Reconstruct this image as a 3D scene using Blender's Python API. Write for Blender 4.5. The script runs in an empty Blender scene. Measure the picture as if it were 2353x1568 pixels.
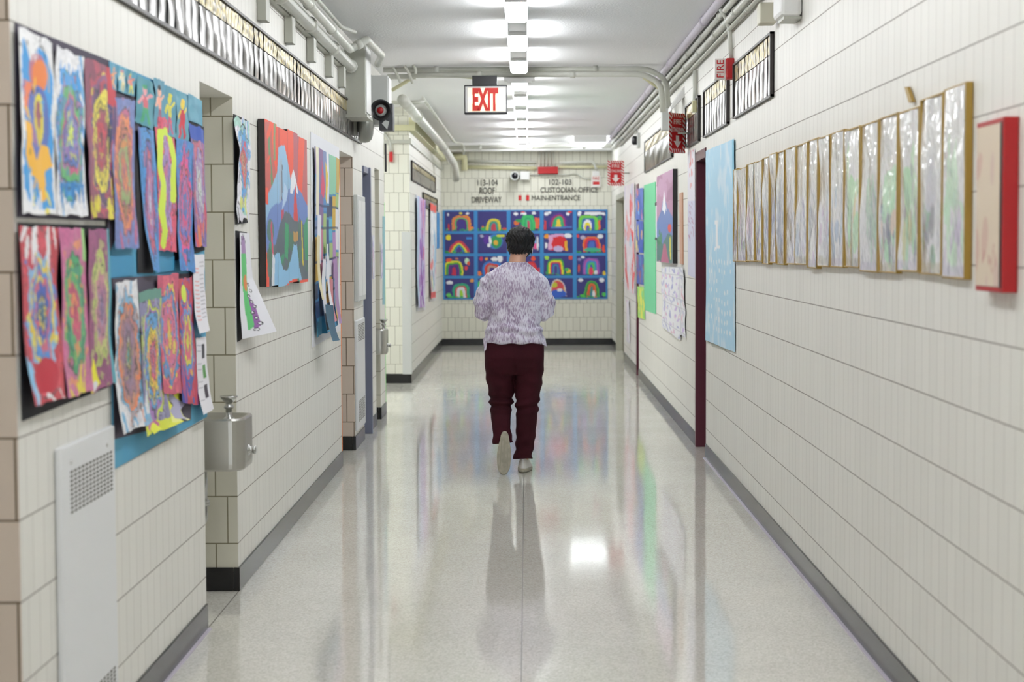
import bpy, math, random
import numpy as np
from mathutils import Vector, Matrix
PI = math.pi
C = bpy.context.scene.collection

# ------------------------------------------------------------------ camera
F_PX, YAW, PITCH, ROLL, EYE = 4073.9, -0.008733, 0.055073, -0.004059, 1.53
IW, IH = 2353.0, 1568.0
_fw = Vector((math.sin(YAW)*math.cos(PITCH), math.cos(YAW)*math.cos(PITCH), -math.sin(PITCH)))
_r0 = Vector((math.cos(YAW), -math.sin(YAW), 0)); _u0 = _r0.cross(_fw)
_rt = _r0*math.cos(ROLL)+_u0*math.sin(ROLL); _up = _u0*math.cos(ROLL)-_r0*math.sin(ROLL)
cd = bpy.data.cameras.new('camera'); cam = bpy.data.objects.new('camera', cd); C.objects.link(cam)
cam.matrix_world = Matrix(((_rt.x, _up.x, -_fw.x, 0), (_rt.y, _up.y, -_fw.y, 0), (_rt.z, _up.z, -_fw.z, EYE), (0, 0, 0, 1)))
cd.sensor_width = 36.0; cd.lens = F_PX/IW*36.0
cd.dof.use_dof = True; cd.dof.focus_distance = 10.2; cd.dof.aperture_fstop = 3.6
cd.clip_start = 0.05; cd.clip_end = 200
sc = bpy.context.scene; sc.camera = cam

# ------------------------------------------------------------------ world, exposure
w = bpy.data.worlds.new('world'); sc.world = w; w.use_nodes = True
w.node_tree.nodes['Background'].inputs[0].default_value = (0.9, 0.95, 1.0, 1)
w.node_tree.nodes['Background'].inputs[1].default_value = 0.8
sc.view_settings.view_transform = 'Standard'; sc.view_settings.look = 'None'
sc.view_settings.gamma = 1; sc.view_settings.use_curve_mapping = False
sc.view_settings.exposure = 1.17
LAMP_STRENGTH = 10.0
sc.cycles.max_bounces = 7; sc.cycles.diffuse_bounces = 4; sc.cycles.glossy_bounces = 4
sc.cycles.use_light_tree = False; sc.cycles.use_adaptive_sampling = True; sc.cycles.adaptive_threshold = 0.08

# ------------------------------------------------------------------ where things stand
XL, XR = -1.281, 1.266          # faces of the two side walls
YF = 26.6                        # far wall
ZC = 3.015                       # ceiling
ROW, ROW0 = 0.2085, 0.2115       # tile courses
BASE = 0.105

def ray(px, py):
    return _fw+_rt*((px-IW/2)/F_PX)-_up*((py-IH/2)/F_PX)
def PX(px, py, X):
    d = ray(px, py); t = X/d.x; return Vector((X, d.y*t, EYE+d.z*t))
def PY(px, py, Y):
    d = ray(px, py); t = Y/d.y; return Vector((d.x*t, Y, EYE+d.z*t))
def L(px, py, off=0.0): return PX(px, py, XL+off)
def Rr(px, py, off=0.0): return PX(px, py, XR-off)
def FW(px, py, off=0.0): return PY(px, py, YF-off)

# ------------------------------------------------------------------ mesh helpers
class MB:
    def __init__(s): s.v = []; s.f = []; s.m = []
    def add(s, vs, fs, m=0):
        n = len(s.v); s.v += [tuple(p) for p in vs]
        for f in fs: s.f.append([i+n for i in f]); s.m.append(m)
        return s
    def box(s, a, b, m=0):
        x0, x1 = sorted((a[0], b[0])); y0, y1 = sorted((a[1], b[1])); z0, z1 = sorted((a[2], b[2]))
        return s.add([(x0,y0,z0),(x1,y0,z0),(x1,y1,z0),(x0,y1,z0),(x0,y0,z1),(x1,y0,z1),(x1,y1,z1),(x0,y1,z1)],
                     [(0,3,2,1),(4,5,6,7),(0,1,5,4),(1,2,6,5),(2,3,7,6),(3,0,4,7)], m)
    def prism(s, pts, n, m=0):
        """extrude polygon of 3D points by vector n"""
        k = len(pts); n = Vector(n); P = [Vector(p) for p in pts]
        c = (P[1]-P[0]).cross(P[2]-P[1])
        if c.dot(n) > 0: P.reverse()
        vs = P+[p+n for p in P]
        fs = [tuple(range(k)), tuple(range(2*k-1, k-1, -1))]+[(i, i+k, (i+1) % k+k, (i+1) % k) for i in range(k)]
        return s.add(vs, fs, m)
    def tube(s, pts, r, n=12, m=0, cap=True):
        P = [Vector(p) for p in pts]; rings = []
        up = None
        for i, p in enumerate(P):
            t = (P[min(i+1, len(P)-1)]-P[max(i-1, 0)]).normalized()
            if up is None:
                up = Vector((0, 0, 1)) if abs(t.z) < .9 else Vector((1, 0, 0))
            a = (up-t*up.dot(t)).normalized(); b = t.cross(a); up = a
            rr = r[i] if isinstance(r, (list, tuple)) else r
            rings.append([p+a*rr*math.cos(2*PI*k/n)+b*rr*math.sin(2*PI*k/n) for k in range(n)])
        vs = [q for g in rings for q in g]
        fs = [(i*n+k, i*n+(k+1) % n, (i+1)*n+(k+1) % n, (i+1)*n+k) for i in range(len(P)-1) for k in range(n)]
        if cap: fs += [tuple(range(n-1, -1, -1)), tuple(range((len(P)-1)*n, len(P)*n))]
        return s.add(vs, fs, m)
    def lathe(s, c, axis, prof, n=24, m=0):
        """prof: (distance along the axis, radius)"""
        c = Vector(c); t = Vector(axis).normalized()
        a = (Vector((0,0,1)) if abs(t.z) < .9 else Vector((1,0,0))); a = (a-t*a.dot(t)).normalized(); b = t.cross(a)
        vs = [c+t*h+(a*math.cos(2*PI*k/n)+b*math.sin(2*PI*k/n))*max(r, 1e-4) for h, r in prof for k in range(n)]
        fs = [(i*n+k, i*n+(k+1) % n, (i+1)*n+(k+1) % n, (i+1)*n+k) for i in range(len(prof)-1) for k in range(n)]
        return s.add(vs, fs, m)
    def build(s, name, mats, parent=None, smooth=False, bevel=0, origin=None):
        me = bpy.data.meshes.new(name)
        if parent is not None: o0 = Vector(root_of(parent))
        elif origin is not None: o0 = Vector(origin)
        else:
            A = np.array(s.v); o0 = Vector(((A[:,0].min()+A[:,0].max())/2, (A[:,1].min()+A[:,1].max())/2, A[:,2].min()))
        me.from_pydata([tuple(Vector(p)-o0) for p in s.v], [], s.f); me.update()
        if not isinstance(mats, (list, tuple)): mats = [mats]
        for mt in mats: me.materials.append(mt)
        for p, mi in zip(me.polygons, s.m): p.material_index = mi; p.use_smooth = smooth
        o = bpy.data.objects.new(name, me); C.objects.link(o)
        if parent is not None: o.parent = parent
        else: o.location = o0
        if bevel:
            b = o.modifiers.new('bevel', 'BEVEL'); b.width = bevel; b.segments = 2; b.limit_method = 'ANGLE'
        return o
def root_of(o):
    p = Vector((0, 0, 0))
    while o is not None: p += o.location; o = o.parent
    return p
def tag(o, label=None, cat=None, group=None, kind=None):
    if label: o['label'] = label
    if cat: o['category'] = cat
    if group: o['group'] = group
    if kind: o['kind'] = kind
    return o
def empty(name, loc, label=None, cat=None, group=None, kind=None):
    o = bpy.data.objects.new(name, None); C.objects.link(o); o.location = loc; o.empty_display_size = .1
    return tag(o, label, cat, group, kind)
def arc(c, a, b, r, t0, t1, n=8):
    c = Vector(c); a = Vector(a); b = Vector(b)
    return [c+a*r*math.cos(t0+(t1-t0)*i/n)+b*r*math.sin(t0+(t1-t0)*i/n) for i in range(n+1)]
def bend(pts, r, n=5):
    """round the inner corners of a polyline"""
    P = [Vector(p) for p in pts]; out = [P[0]]
    for i in range(1, len(P)-1):
        a = (P[i-1]-P[i]); b = (P[i+1]-P[i]); rr = min(r, a.length*.45, b.length*.45)
        p0 = P[i]+a.normalized()*rr; p1 = P[i]+b.normalized()*rr
        for k in range(n+1):
            t = k/n; out.append(p0*(1-t)**2+P[i]*2*t*(1-t)+p1*t*t)
    out.append(P[-1]); return out

# ------------------------------------------------------------------ materials
def lin(c):
    if isinstance(c, str):
        c = [int(c[i:i+2], 16)/255 for i in (0, 2, 4)]
    return tuple((x/12.92 if x <= .04045 else ((x+.055)/1.055)**2.4) for x in c[:3])
def mat(name, col, rough=.5, metal=0, spec=.5, coat=0, bump=None, emit=None, var=None):
    m = bpy.data.materials.new(name); m.use_nodes = True; nt = m.node_tree; b = nt.nodes['Principled BSDF']
    c = lin(col)
    b.inputs['Base Color'].default_value = (*c, 1); b.inputs['Roughness'].default_value = rough
    b.inputs['Metallic'].default_value = metal; b.inputs['Specular IOR Level'].default_value = spec
    b.inputs['Coat Weight'].default_value = coat
    if emit:
        b.inputs['Emission Color'].default_value = (*lin(emit[0]), 1); b.inputs['Emission Strength'].default_value = emit[1]
    if bump or var:
        g = nt.nodes.new('ShaderNodeNewGeometry')
    if bump:
        n = nt.nodes.new('ShaderNodeTexNoise'); n.inputs['Scale'].default_value = bump[0]; n.inputs['Detail'].default_value = 4
        bp = nt.nodes.new('ShaderNodeBump'); bp.inputs['Strength'].default_value = bump[1]; bp.inputs['Distance'].default_value = .005
        nt.links.new(g.outputs['Position'], n.inputs['Vector']); nt.links.new(n.outputs['Fac'], bp.inputs['Height'])
        nt.links.new(bp.outputs['Normal'], b.inputs['Normal'])
    if var:
        n = nt.nodes.new('ShaderNodeTexNoise'); n.inputs['Scale'].default_value = var[0]; n.inputs['Detail'].default_value = 5
        r = nt.nodes.new('ShaderNodeMixRGB'); r.inputs[1].default_value = (*c, 1); r.inputs[2].default_value = (*lin(var[1]), 1)
        mp = nt.nodes.new('ShaderNodeMapRange'); mp.inputs[1].default_value = .35; mp.inputs[2].default_value = .65
        nt.links.new(g.outputs['Position'], n.inputs['Vector']); nt.links.new(n.outputs['Fac'], mp.inputs[0])
        nt.links.new(mp.outputs[0], r.inputs[0]); nt.links.new(r.outputs[0], b.inputs['Base Color'])
    return m
def tile_mat(name, col, grout, side, stretch=1.0, gr=.0022, vary=.05, shift=0.0):
    m = bpy.data.materials.new(name); m.use_nodes = True; nt = m.node_tree; N = nt.nodes; Lk = nt.links
    b = N['Principled BSDF']; g = N.new('ShaderNodeNewGeometry'); sp = N.new('ShaderNodeSeparateXYZ'); Lk.new(g.outputs['Position'], sp.inputs[0])
    cb = N.new('ShaderNodeCombineXYZ')
    ah = N.new('ShaderNodeMath'); ah.operation = 'ADD'; ah.inputs[1].default_value = 10.0+shift; Lk.new(sp.outputs[1 if side else 0], ah.inputs[0])
    av = N.new('ShaderNodeMath'); av.operation = 'ADD'; av.inputs[1].default_value = ROW*10-ROW0; Lk.new(sp.outputs[2], av.inputs[0])
    Lk.new(ah.outputs[0], cb.inputs[0]); Lk.new(av.outputs[0], cb.inputs[1])
    br = N.new('ShaderNodeTexBrick'); br.offset = .5; br.inputs['Scale'].default_value = 1
    br.inputs['Brick Width'].default_value = ROW/2*stretch; br.inputs['Row Height'].default_value = ROW
    br.inputs['Mortar Size'].default_value = gr; br.inputs['Mortar Smooth'].default_value = .3; br.inputs['Bias'].default_value = 0
    c = np.array(lin(col)); br.inputs['Color1'].default_value = (*(c*(1+vary)), 1); br.inputs['Color2'].default_value = (*(c*(1-vary)), 1)
    br.inputs['Mortar'].default_value = (*lin(grout), 1); Lk.new(cb.outputs[0], br.inputs['Vector'])
    if side:
        hz = N.new('ShaderNodeMath'); hz.operation = 'PINGPONG'; hz.inputs[1].default_value = ROW/2; Lk.new(av.outputs[0], hz.inputs[0])
        hm = N.new('ShaderNodeMath'); hm.operation = 'LESS_THAN'; hm.inputs[1].default_value = gr*1.3; Lk.new(hz.outputs[0], hm.inputs[0])
        k2 = N.new('ShaderNodeMapRange'); k2.inputs[3].default_value = .62; k2.inputs[4].default_value = .0; Lk.new(hm.outputs[0], k2.inputs[0])
        ml = N.new('ShaderNodeMath'); ml.operation = 'MULTIPLY'; Lk.new(br.outputs['Fac'], ml.inputs[0]); Lk.new(k2.outputs[0], ml.inputs[1])
        mc = N.new('ShaderNodeMixRGB'); mc.inputs[2].default_value = (*c, 1); Lk.new(ml.outputs[0], mc.inputs[0]); Lk.new(br.outputs['Color'], mc.inputs[1]); Lk.new(mc.outputs[0], b.inputs['Base Color'])
    else: Lk.new(br.outputs['Color'], b.inputs['Base Color'])
    mr = N.new('ShaderNodeMapRange'); b.inputs['Specular IOR Level'].default_value = .28; mr.inputs[3].default_value = .42; mr.inputs[4].default_value = .8
    Lk.new(br.outputs['Fac'], mr.inputs[0]); Lk.new(mr.outputs[0], b.inputs['Roughness'])
    n = N.new('ShaderNodeTexNoise'); n.inputs['Scale'].default_value = 9; Lk.new(g.outputs['Position'], n.inputs['Vector'])
    mx = N.new('ShaderNodeMath'); mx.operation = 'SUBTRACT'; Lk.new(n.outputs['Fac'], mx.inputs[0]); Lk.new(br.outputs['Fac'], mx.inputs[1])
    bp = N.new('ShaderNodeBump'); bp.inputs['Strength'].default_value = .35; bp.inputs['Distance'].default_value = .0015
    Lk.new(mx.outputs[0], bp.inputs['Height']); Lk.new(bp.outputs['Normal'], b.inputs['Normal'])
    return m
def paint_mat(name, rough, coat=0, bump=0):
    m = bpy.data.materials.new(name); m.use_nodes = True; nt = m.node_tree; b = nt.nodes['Principled BSDF']
    a = nt.nodes.new('ShaderNodeAttribute'); a.attribute_name = 'paint'; nt.links.new(a.outputs['Color'], b.inputs['Base Color'])
    b.inputs['Roughness'].default_value = rough; b.inputs['Coat Weight'].default_value = coat; b.inputs['Coat Roughness'].default_value = .08
    n = nt.nodes.new('ShaderNodeTexNoise'); n.inputs['Scale'].default_value = 90 if not bump else 14
    g = nt.nodes.new('ShaderNodeNewGeometry'); nt.links.new(g.outputs['Position'], n.inputs['Vector'])
    bp = nt.nodes.new('ShaderNodeBump'); bp.inputs['Strength'].default_value = .15+bump; bp.inputs['Distance'].default_value = .001 if not bump else .02
    nt.links.new(n.outputs['Fac'], bp.inputs['Height'])
    nt.links.new(bp.outputs['Normal'], b.inputs['Coat Normal' if bump else 'Normal'])
    return m
M = {}
M['tile'] = tile_mat('cream_glazed_tile_side', 'e5e3dc', '97918a', True, gr=.0026, vary=.02)
M['tile_x'] = tile_mat('cream_glazed_tile_across', 'e0dfd2', '8d8a78', False, gr=.0026, vary=.03)
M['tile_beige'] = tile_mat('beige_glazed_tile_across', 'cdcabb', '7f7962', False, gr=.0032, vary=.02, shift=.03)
M['tile_warm_lit'] = tile_mat('warm_lit_tile_across', 'cbbcae', '6e5f4d', False, gr=.0034, vary=.03, shift=.045)  # brownish tile, with the pink of warm light put into its colour
M['ceiling'] = mat('ceiling_plaster', 'f2f2f3', .8, bump=(60, .5))
M['white'] = mat('white_paint', 'e4e4e2', .45)
M['pipe'] = mat('painted_pipe', 'd2d3cb', .35, var=(3, 'c4c5ba'))
M['pipe_grey'] = mat('grey_painted_steel', 'b3b4a9', .4)
M['cream'] = mat('yellowed_paint', 'd8d5ae', .45)
M['lilac'] = mat('lilac_tone', 'c9c2ce', .5)
M['black'] = mat('black_rubber', '0c0c0d', .22, var=(14, '1d1d1e'))
M['dark'] = mat('dark_metal', '1b1b1e', .4)
M['frame'] = mat('brown_black_frame', '2e2826', .4)
M['steel'] = mat('brushed_steel', 'b9b8b2', .28, metal=1)
M['chrome'] = mat('chrome', 'b5b6b4', .14, metal=1)
M['slate'] = mat('slate_blue_paint', '82869a', .35)
M['maroon'] = mat('maroon_paint', '5c2334', .35)
M['panel'] = mat('white_enamel', 'e2e3e4', .35)
M['hole'] = mat('dark_hole', '5c5850', .8)
M['gold'] = mat('gold_frame', 'a98a3e', .4, metal=.3)
M['red'] = mat('red_paint', 'b3161c', .4)
M['redlt'] = mat('sign_red', 'c81e22', .4)
M['letter'] = mat('dark_letter', '5a5952', .5)
M['signwhite'] = mat('sign_white', 'e8e4e0', .4)
M['wallgrey'] = mat('grey_wall_paint', 'c9cbc8', .5)
M['blueback'] = mat('blue_paper', '4f9dc4', .7, var=(5, '5ba6c6'))
M['skyback'] = mat('sky_blue_border', '3f8fd0', .6)
M['blackback'] = mat('black_paper', '14141c', .7)
M['greypaper'] = mat('grey_violet_paper', '56505f', .8)
M['paper'] = mat('white_paper', 'e6e6ea', .7)
M['paint'] = paint_mat('painted_paper', .55)
M['laminate'] = paint_mat('laminated_print', .35, coat=1, bump=.5)
M['canvas'] = paint_mat('painted_canvas', .5)
M['orange'] = mat('orange_tape', 'f0935e', .5)
M['green'] = mat('green_sheet', '6fcb98', .6)
M['greenlt'] = mat('green_tape', '8fe08a', .5)
M['teal'] = mat('teal_sheet', '8fbcc4', .6)
M['reflectglass'] = mat('gold_reflection_glass', '8f8d88', .3, metal=.5, bump=(30, .6), var=(38, 'b7a03e'))  # gold reflections in the grey glass painted in as colour patches
M['glass'] = mat('prism_glass', '7c7875', .19, metal=.65, bump=(8, .55))
def lamp_mat(name, col, s):
    return mat(name, 'd8d4c8', .4, emit=(col, s))
M['lamp'] = lamp_mat('lamp_diffuser', 'f9fcff', LAMP_STRENGTH)
M['lampwide'] = lamp_mat('wide_lamp_diffuser', 'f4fbff', 1.6)
M['exitlit'] = lamp_mat('lit_sign_face', 'ffdf9c', .26)
M['lampb'] = lamp_mat('lamp_bulb_glow', 'ffe6ae', 1.0)
M['exitred'] = mat('exit_letter_red', 'b01a10', .5, emit=('c0200f', .06))

def floor_mat():
    m = bpy.data.materials.new('polished_terrazzo'); m.use_nodes = True; nt = m.node_tree; N = nt.nodes; Lk = nt.links
    b = N['Principled BSDF']; g = N.new('ShaderNodeNewGeometry')
    v = N.new('ShaderNodeTexVoronoi'); v.inputs['Scale'].default_value = 150; Lk.new(g.outputs['Position'], v.inputs['Vector'])
    rp = N.new('ShaderNodeValToRGB'); Lk.new(v.outputs['Color'], rp.inputs[0]); e = rp.color_ramp.elements
    e[0].color = (*lin('c9c5ba'), 1); e[0].position = .15; e[1].color = (*lin('dcdad1'), 1); e[1].position = .6
    x = rp.color_ramp.elements.new(.9); x.color = (*lin('e4e2da'), 1)
    n = N.new('ShaderNodeTexNoise'); n.inputs['Scale'].default_value = 1.7; n.inputs['Detail'].default_value = 6; Lk.new(g.outputs['Position'], n.inputs['Vector'])
    mx = N.new('ShaderNodeMixRGB'); mx.blend_type = 'MULTIPLY'; mx.inputs[0].default_value = .5; Lk.new(rp.outputs[0], mx.inputs[1])
    r2 = N.new('ShaderNodeValToRGB'); r2.color_ramp.elements[0].color = (.86,.86,.85,1); r2.color_ramp.elements[0].position=.35; r2.color_ramp.elements[1].position=.65; Lk.new(n.outputs['Fac'], r2.inputs[0]); Lk.new(r2.outputs[0], mx.inputs[2])
    Lk.new(mx.outputs[0], b.inputs['Base Color'])
    n2 = N.new('ShaderNodeTexNoise'); n2.inputs['Scale'].default_value = 5; n2.inputs['Detail'].default_value = 3; Lk.new(g.outputs['Position'], n2.inputs['Vector'])
    mr = N.new('ShaderNodeMapRange'); mr.inputs[3].default_value = .045; mr.inputs[4].default_value = .10; Lk.new(n2.outputs['Fac'], mr.inputs[0]); Lk.new(mr.outputs[0], b.inputs['Roughness'])
    n3 = N.new('ShaderNodeTexNoise'); n3.inputs['Scale'].default_value = 2.2; n3.inputs['Detail'].default_value = 2; Lk.new(g.outputs['Position'], n3.inputs['Vector'])
    bp = N.new('ShaderNodeBump'); bp.inputs['Strength'].default_value = .12; bp.inputs['Distance'].default_value = .0015; Lk.new(n3.outputs['Fac'], bp.inputs['Height']); Lk.new(bp.outputs['Normal'], b.inputs['Normal'])
    b.inputs['Specular IOR Level'].default_value = .6
    return m
M['floor'] = floor_mat()

# ------------------------------------------------------------------ colour canvases stored on mesh vertices
rng = np.random.RandomState(5)
def vnoise(U, V, f, seed):
    r = np.random.RandomState(seed); n = 24; G = r.rand(n, n)
    x = (U*f) % (n-1); y = (V*f) % (n-1); i = np.floor(x).astype(int); j = np.floor(y).astype(int); a = x-i; b = y-j
    a = a*a*(3-2*a); b = b*b*(3-2*b); i1 = (i+1) % n; j1 = (j+1) % n
    return (G[j, i]*(1-a)+G[j, i1]*a)*(1-b)+(G[j1, i]*(1-a)+G[j1, i1]*a)*b
class Cv:
    """u to the right, v down, both 0..1; asp = width / height"""
    def __init__(s, w, h, bg, asp=1.0, warp=.0, wf=5, seed=1):
        s.w, s.h, s.asp = w, h, asp
        u, v = np.meshgrid(np.linspace(0, 1, w), np.linspace(0, 1, h))
        s.U = u+warp*(vnoise(u, v, wf, seed)-.5); s.V = v+warp*asp*(vnoise(u, v, wf, seed+7)-.5)
        s.u, s.v = u, v
        s.a = np.zeros((h, w, 3)); s.a[:] = lin(bg); s.mask = np.ones((h, w), bool); s.r = np.random.RandomState(seed)
    def put(s, k, c, al=1.0):
        s.a[k] = s.a[k]*(1-al)+np.array(lin(c))*al
    def poly(s, P, c, al=1):
        x, y = s.U, s.V; ins = np.zeros(x.shape, bool); n = len(P)
        for i in range(n):
            x0, y0 = P[i]; x1, y1 = P[(i+1) % n]
            k = ((y0 > y) != (y1 > y)) & (x < (x1-x0)*(y-y0)/((y1-y0) if abs(y1-y0) > 1e-9 else 1e-9)+x0)
            ins ^= k
        s.put(ins, c, al)
    def rect(s, x0, y0, x1, y1, c, al=1): s.put((s.U >= x0) & (s.U <= x1) & (s.V >= y0) & (s.V <= y1), c, al)
    def ell(s, cx, cy, rx, ry, c, ang=0, al=1):
        dx, dy = (s.U-cx), (s.V-cy); ca, sa = math.cos(ang), math.sin(ang)
        s.put(((dx*ca+dy*sa)/rx)**2+((-dx*sa+dy*ca)/ry)**2 < 1, c, al)
    def line(s, P, wd, c, al=1):
        for (x0, y0), (x1, y1) in zip(P[:-1], P[1:]):
            A = s.asp; dx, dy = (x1-x0)*A, y1-y0; q = dx*dx+dy*dy+1e-9
            t = np.clip((((s.U-x0)*A)*dx+(s.V-y0)*dy)/q, 0, 1)
            s.put(((s.U-x0)*A-t*dx)**2+(s.V-y0-t*dy)**2 < wd*wd, c, al)
    def dabs(s, n, cols, rx, ry, box=(0, 0, 1, 1), ang=(0, 3), al=.9):
        for _ in range(n):
            c = cols[s.r.randint(len(cols))]
            s.ell(box[0]+s.r.rand()*(box[2]-box[0]), box[1]+s.r.rand()*(box[3]-box[1]), rx*(.4+s.r.rand()), ry*(.4+s.r.rand()), c, s.r.uniform(*ang), al)
def mandala(w, h, bg, bands, seed, cx=.5, cy=.5, rx=.50, ry=.485, wob=.32, zz=.07, dab=None, outline=.5, n=9):
    c = Cv(w, h, bg, .25, seed=seed); du = (c.u-cx)/rx; dv = (c.v-cy)/ry
    th = np.arctan2(dv, du); r = (np.abs(du)**2.4+np.abs(dv)**2.4)**(1/2.4)*(1+wob*(vnoise(c.u, c.v*2.2, 7, seed)-.5))+zz*np.abs(((th*n/PI) % 2)-1)
    c.dabs(8, [bands[0], bands[1 % len(bands)]], .2, .05)
    k = len(bands)
    for i, b in enumerate(bands):
        t = 1-.97*i/k; t += .3/k*(c.r.rand()-.5); c.put(r < t, b)
        if c.r.rand() < outline: c.put((np.abs(r-t) < .022) & (vnoise(c.u, c.v, 20, seed+i) > .4), '2c3038', .8)
        kk = vnoise(c.u, c.v*2.5, 8, seed+i*3) > .68
        if dab: c.put((r < t) & (r > t-1.2/k) & kk, dab[i % len(dab)], .85)
        else: c.put((r < t) & (r > t-1.0/k) & kk, bands[(i+2) % k], .6)
    c.a *= (1+.3*(vnoise(c.u*2, c.v*6, 9, seed+31)-.5))[..., None]; c.a = c.a*.9+.045
    return c
def sheet(name, cv, quad, n, mt=None, curl=0.0, bulge=0.0, seed=0, parent=None, hang=None, edge=0.0):
    """quad: TL,TR,BR,BL world points; n: normal away from the wall"""
    TL, TR, BR, BL = [np.array(p) for p in quad]; n = np.array(n, float)
    u, v = np.meshgrid(np.linspace(0, 1, cv.w), np.linspace(0, 1, cv.h)); uu, vv = u[..., None], v[..., None]
    if edge:
        uu = uu+edge*(vnoise(u*0, v, 7, seed+1)[..., None]-.5)*(1)
        vv = vv+edge*.3*(vnoise(u, v*0, 7, seed+2)[..., None]-.5)
    P = (TL*(1-uu)+TR*uu)*(1-vv)+(BL*(1-uu)+BR*uu)*vv
    d = curl*v**3+bulge*(vnoise(u, v, 3, seed+3))+.001
    if hang is not None: d = d+hang(u, v)
    P = P+n*d[..., None]
    o0 = root_of(parent) if parent is not None else Vector(P.reshape(-1, 3).mean(0))
    vs = (P.reshape(-1, 3)-np.array(o0)); W, H = cv.w, cv.h
    ii = np.arange((H-1)*W).reshape(H-1, W)[:, :-1]
    f = np.stack([ii, ii+W, ii+W+1, ii+1], -1); keep = cv.mask[:-1, :-1] & cv.mask[1:, 1:]
    f = f[keep].reshape(-1, 4)
    e1 = vs[f[0][1]]-vs[f[0][0]]; e2 = vs[f[0][2]]-vs[f[0][1]]
    if np.dot(np.cross(e1, e2), n) < 0: f = f[:, ::-1]
    me = bpy.data.meshes.new(name); me.from_pydata(vs.tolist(), [], f.tolist()); me.update()
    at = me.color_attributes.new('paint', 'FLOAT_COLOR', 'POINT')
    col = np.ones((W*H, 4), np.float32); col[:, :3] = cv.a.reshape(-1, 3); at.data.foreach_set('color', col.ravel())
    me.materials.append(mt or M['paint']); me.polygons.foreach_set('use_smooth', [True]*len(me.polygons))
    o = bpy.data.objects.new(name, me); C.objects.link(o)
    if parent is not None: o.parent = parent
    else: o.location = o0
    return o
def board(name, quad, n, th, m, **k):
    return MB().prism([Vector(p) for p in quad], Vector(n)*th).build(name, m, **k)
NL, NR, NF = Vector((1, 0, 0)), Vector((-1, 0, 0)), Vector((0, -1, 0))
def q4(fn, TL, TR, BR, BL, off=0.0): return [fn(*TL, off), fn(*TR, off), fn(*BR, off), fn(*BL, off)]
def text_mb(mb, s, org, right, up, nrm, width, height, depth=.004, m=0, bold=0.0):
    cu = bpy.data.curves.new('t', 'FONT'); cu.body = s; cu.extrude = .5; cu.offset = bold; cu.resolution_u = 3
    ob = bpy.data.objects.new('t', cu); C.objects.link(ob); bpy.context.view_layer.update()
    me = ob.to_mesh(); A = np.array([v.co[:] for v in me.vertices]); fs = [tuple(p.vertices) for p in me.polygons]; ob.to_mesh_clear()
    bpy.data.objects.remove(ob); bpy.data.curves.remove(cu)
    mn, mx = A.min(0), A.max(0); A = (A-mn)/np.maximum(mx-mn, 1e-6)
    org, right, up, nrm = map(Vector, (org, right, up, nrm))
    vs = [org+right*(a[0]*width)+up*(a[1]*height)+nrm*(a[2]*depth) for a in A]
    mb.add(vs, fs, m); return mb

# ================================================================== SETTING
def struct(name, mb, m, **k): return tag(mb.build(name, m, **k), kind='structure')
Y0 = -7.0; DEP = .35
RB = .24          # depth of the recesses
A0, A1, B0, B1, C0, C1, D0, D1, E0, E1, F0 = 4.42, 6.975, 7.755, 12.155, 13.08, 13.82, 14.28, 14.95, 15.40, 15.95, 19.4
SOF = 2.17
struct('floor', MB().box((-6, Y0, -.1), (3, YF+.4, 0)), M['floor'])
struct('ceiling', MB().box((-6, Y0, ZC), (3, YF+.4, ZC+.1)), M['ceiling'])
# left wall: face blocks in cream tile, faces of the recesses that look down the hall in beige and warm-lit pink tones
def left_seg(a, b, z0=0): struct('wall_left', MB().box((XL-DEP, a, z0), (XL, b, ZC)), M['tile'])
left_seg(Y0, 3.5); left_seg(A0+.004, A1); left_seg(B0+.004, B1); left_seg(C0+.004, C1); left_seg(D0, D1); left_seg(E0+.004, E1); 
struct('wall_left', MB().box((XL-DEP, F0+.004, 0), (XL, YF, ZC)), M['tile'])
for a, b, z in ((A1, B0, SOF), (B1, C0, SOF), (C1, D0, 2.14), (D1, E0, SOF)): left_seg(a-.001, b+.005, z)
for y, nm in ((A0, 'tile_warm_lit'), (B0, 'tile_beige'), (C0, 'tile_warm_lit'), (E0, 'tile_beige')):
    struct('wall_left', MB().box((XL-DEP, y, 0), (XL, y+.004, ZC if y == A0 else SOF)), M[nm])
struct('wall_left', MB().box((-3.4, F0, 0), (XL, F0+.004, ZC)), M['tile_x'])
struct('wall_left', MB().box((-3.4, F0+.004, 0), (XL-DEP, F0+.2, ZC)), M['tile_x'])
struct('wall_left', MB().box((XL-DEP-.1, Y0, 0), (XL-DEP+.11, E1, ZC)), M['tile'])       # back of the recesses
struct('wall_left', MB().box((-3.4, E1-.1, 0), (XL-DEP-.1, E1, ZC)), M['tile_x'])
struct('wall_left', MB().box((-3.5, E1-.1, 0), (-3.4, F0+.2, ZC)), M['tile'])
# right wall
R1e, J1, R2e, J2, R3e, J3 = 12.55, 13.3, 20.12, 20.5, 23.2, 25.2
def right_seg(a, b, z0=0): struct('wall_right', MB().box((XR, a, z0), (XR+DEP, b, ZC)), M['tile'])
right_seg(Y0, R1e); right_seg(J1, R2e); right_seg(J2, R3e); right_seg(J3, YF)
for a, b in ((R1e, J1), (R2e, J2), (R3e, J3)): right_seg(a, b, 2.2)
struct('wall_right', MB().box((XR+DEP, R1e-.1, 0), (XR+DEP+.1, YF, 2.4)), M['tile'])
struct('wall_far', MB().box((-3.4, YF, 0), (1.7, YF+.2, ZC)), M['tile_x'])
struct('ceiling', MB().box((XL, 26.25, ZC-.12), (XR, YF, ZC)), M['white'])               # bulkhead beam at the end
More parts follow.
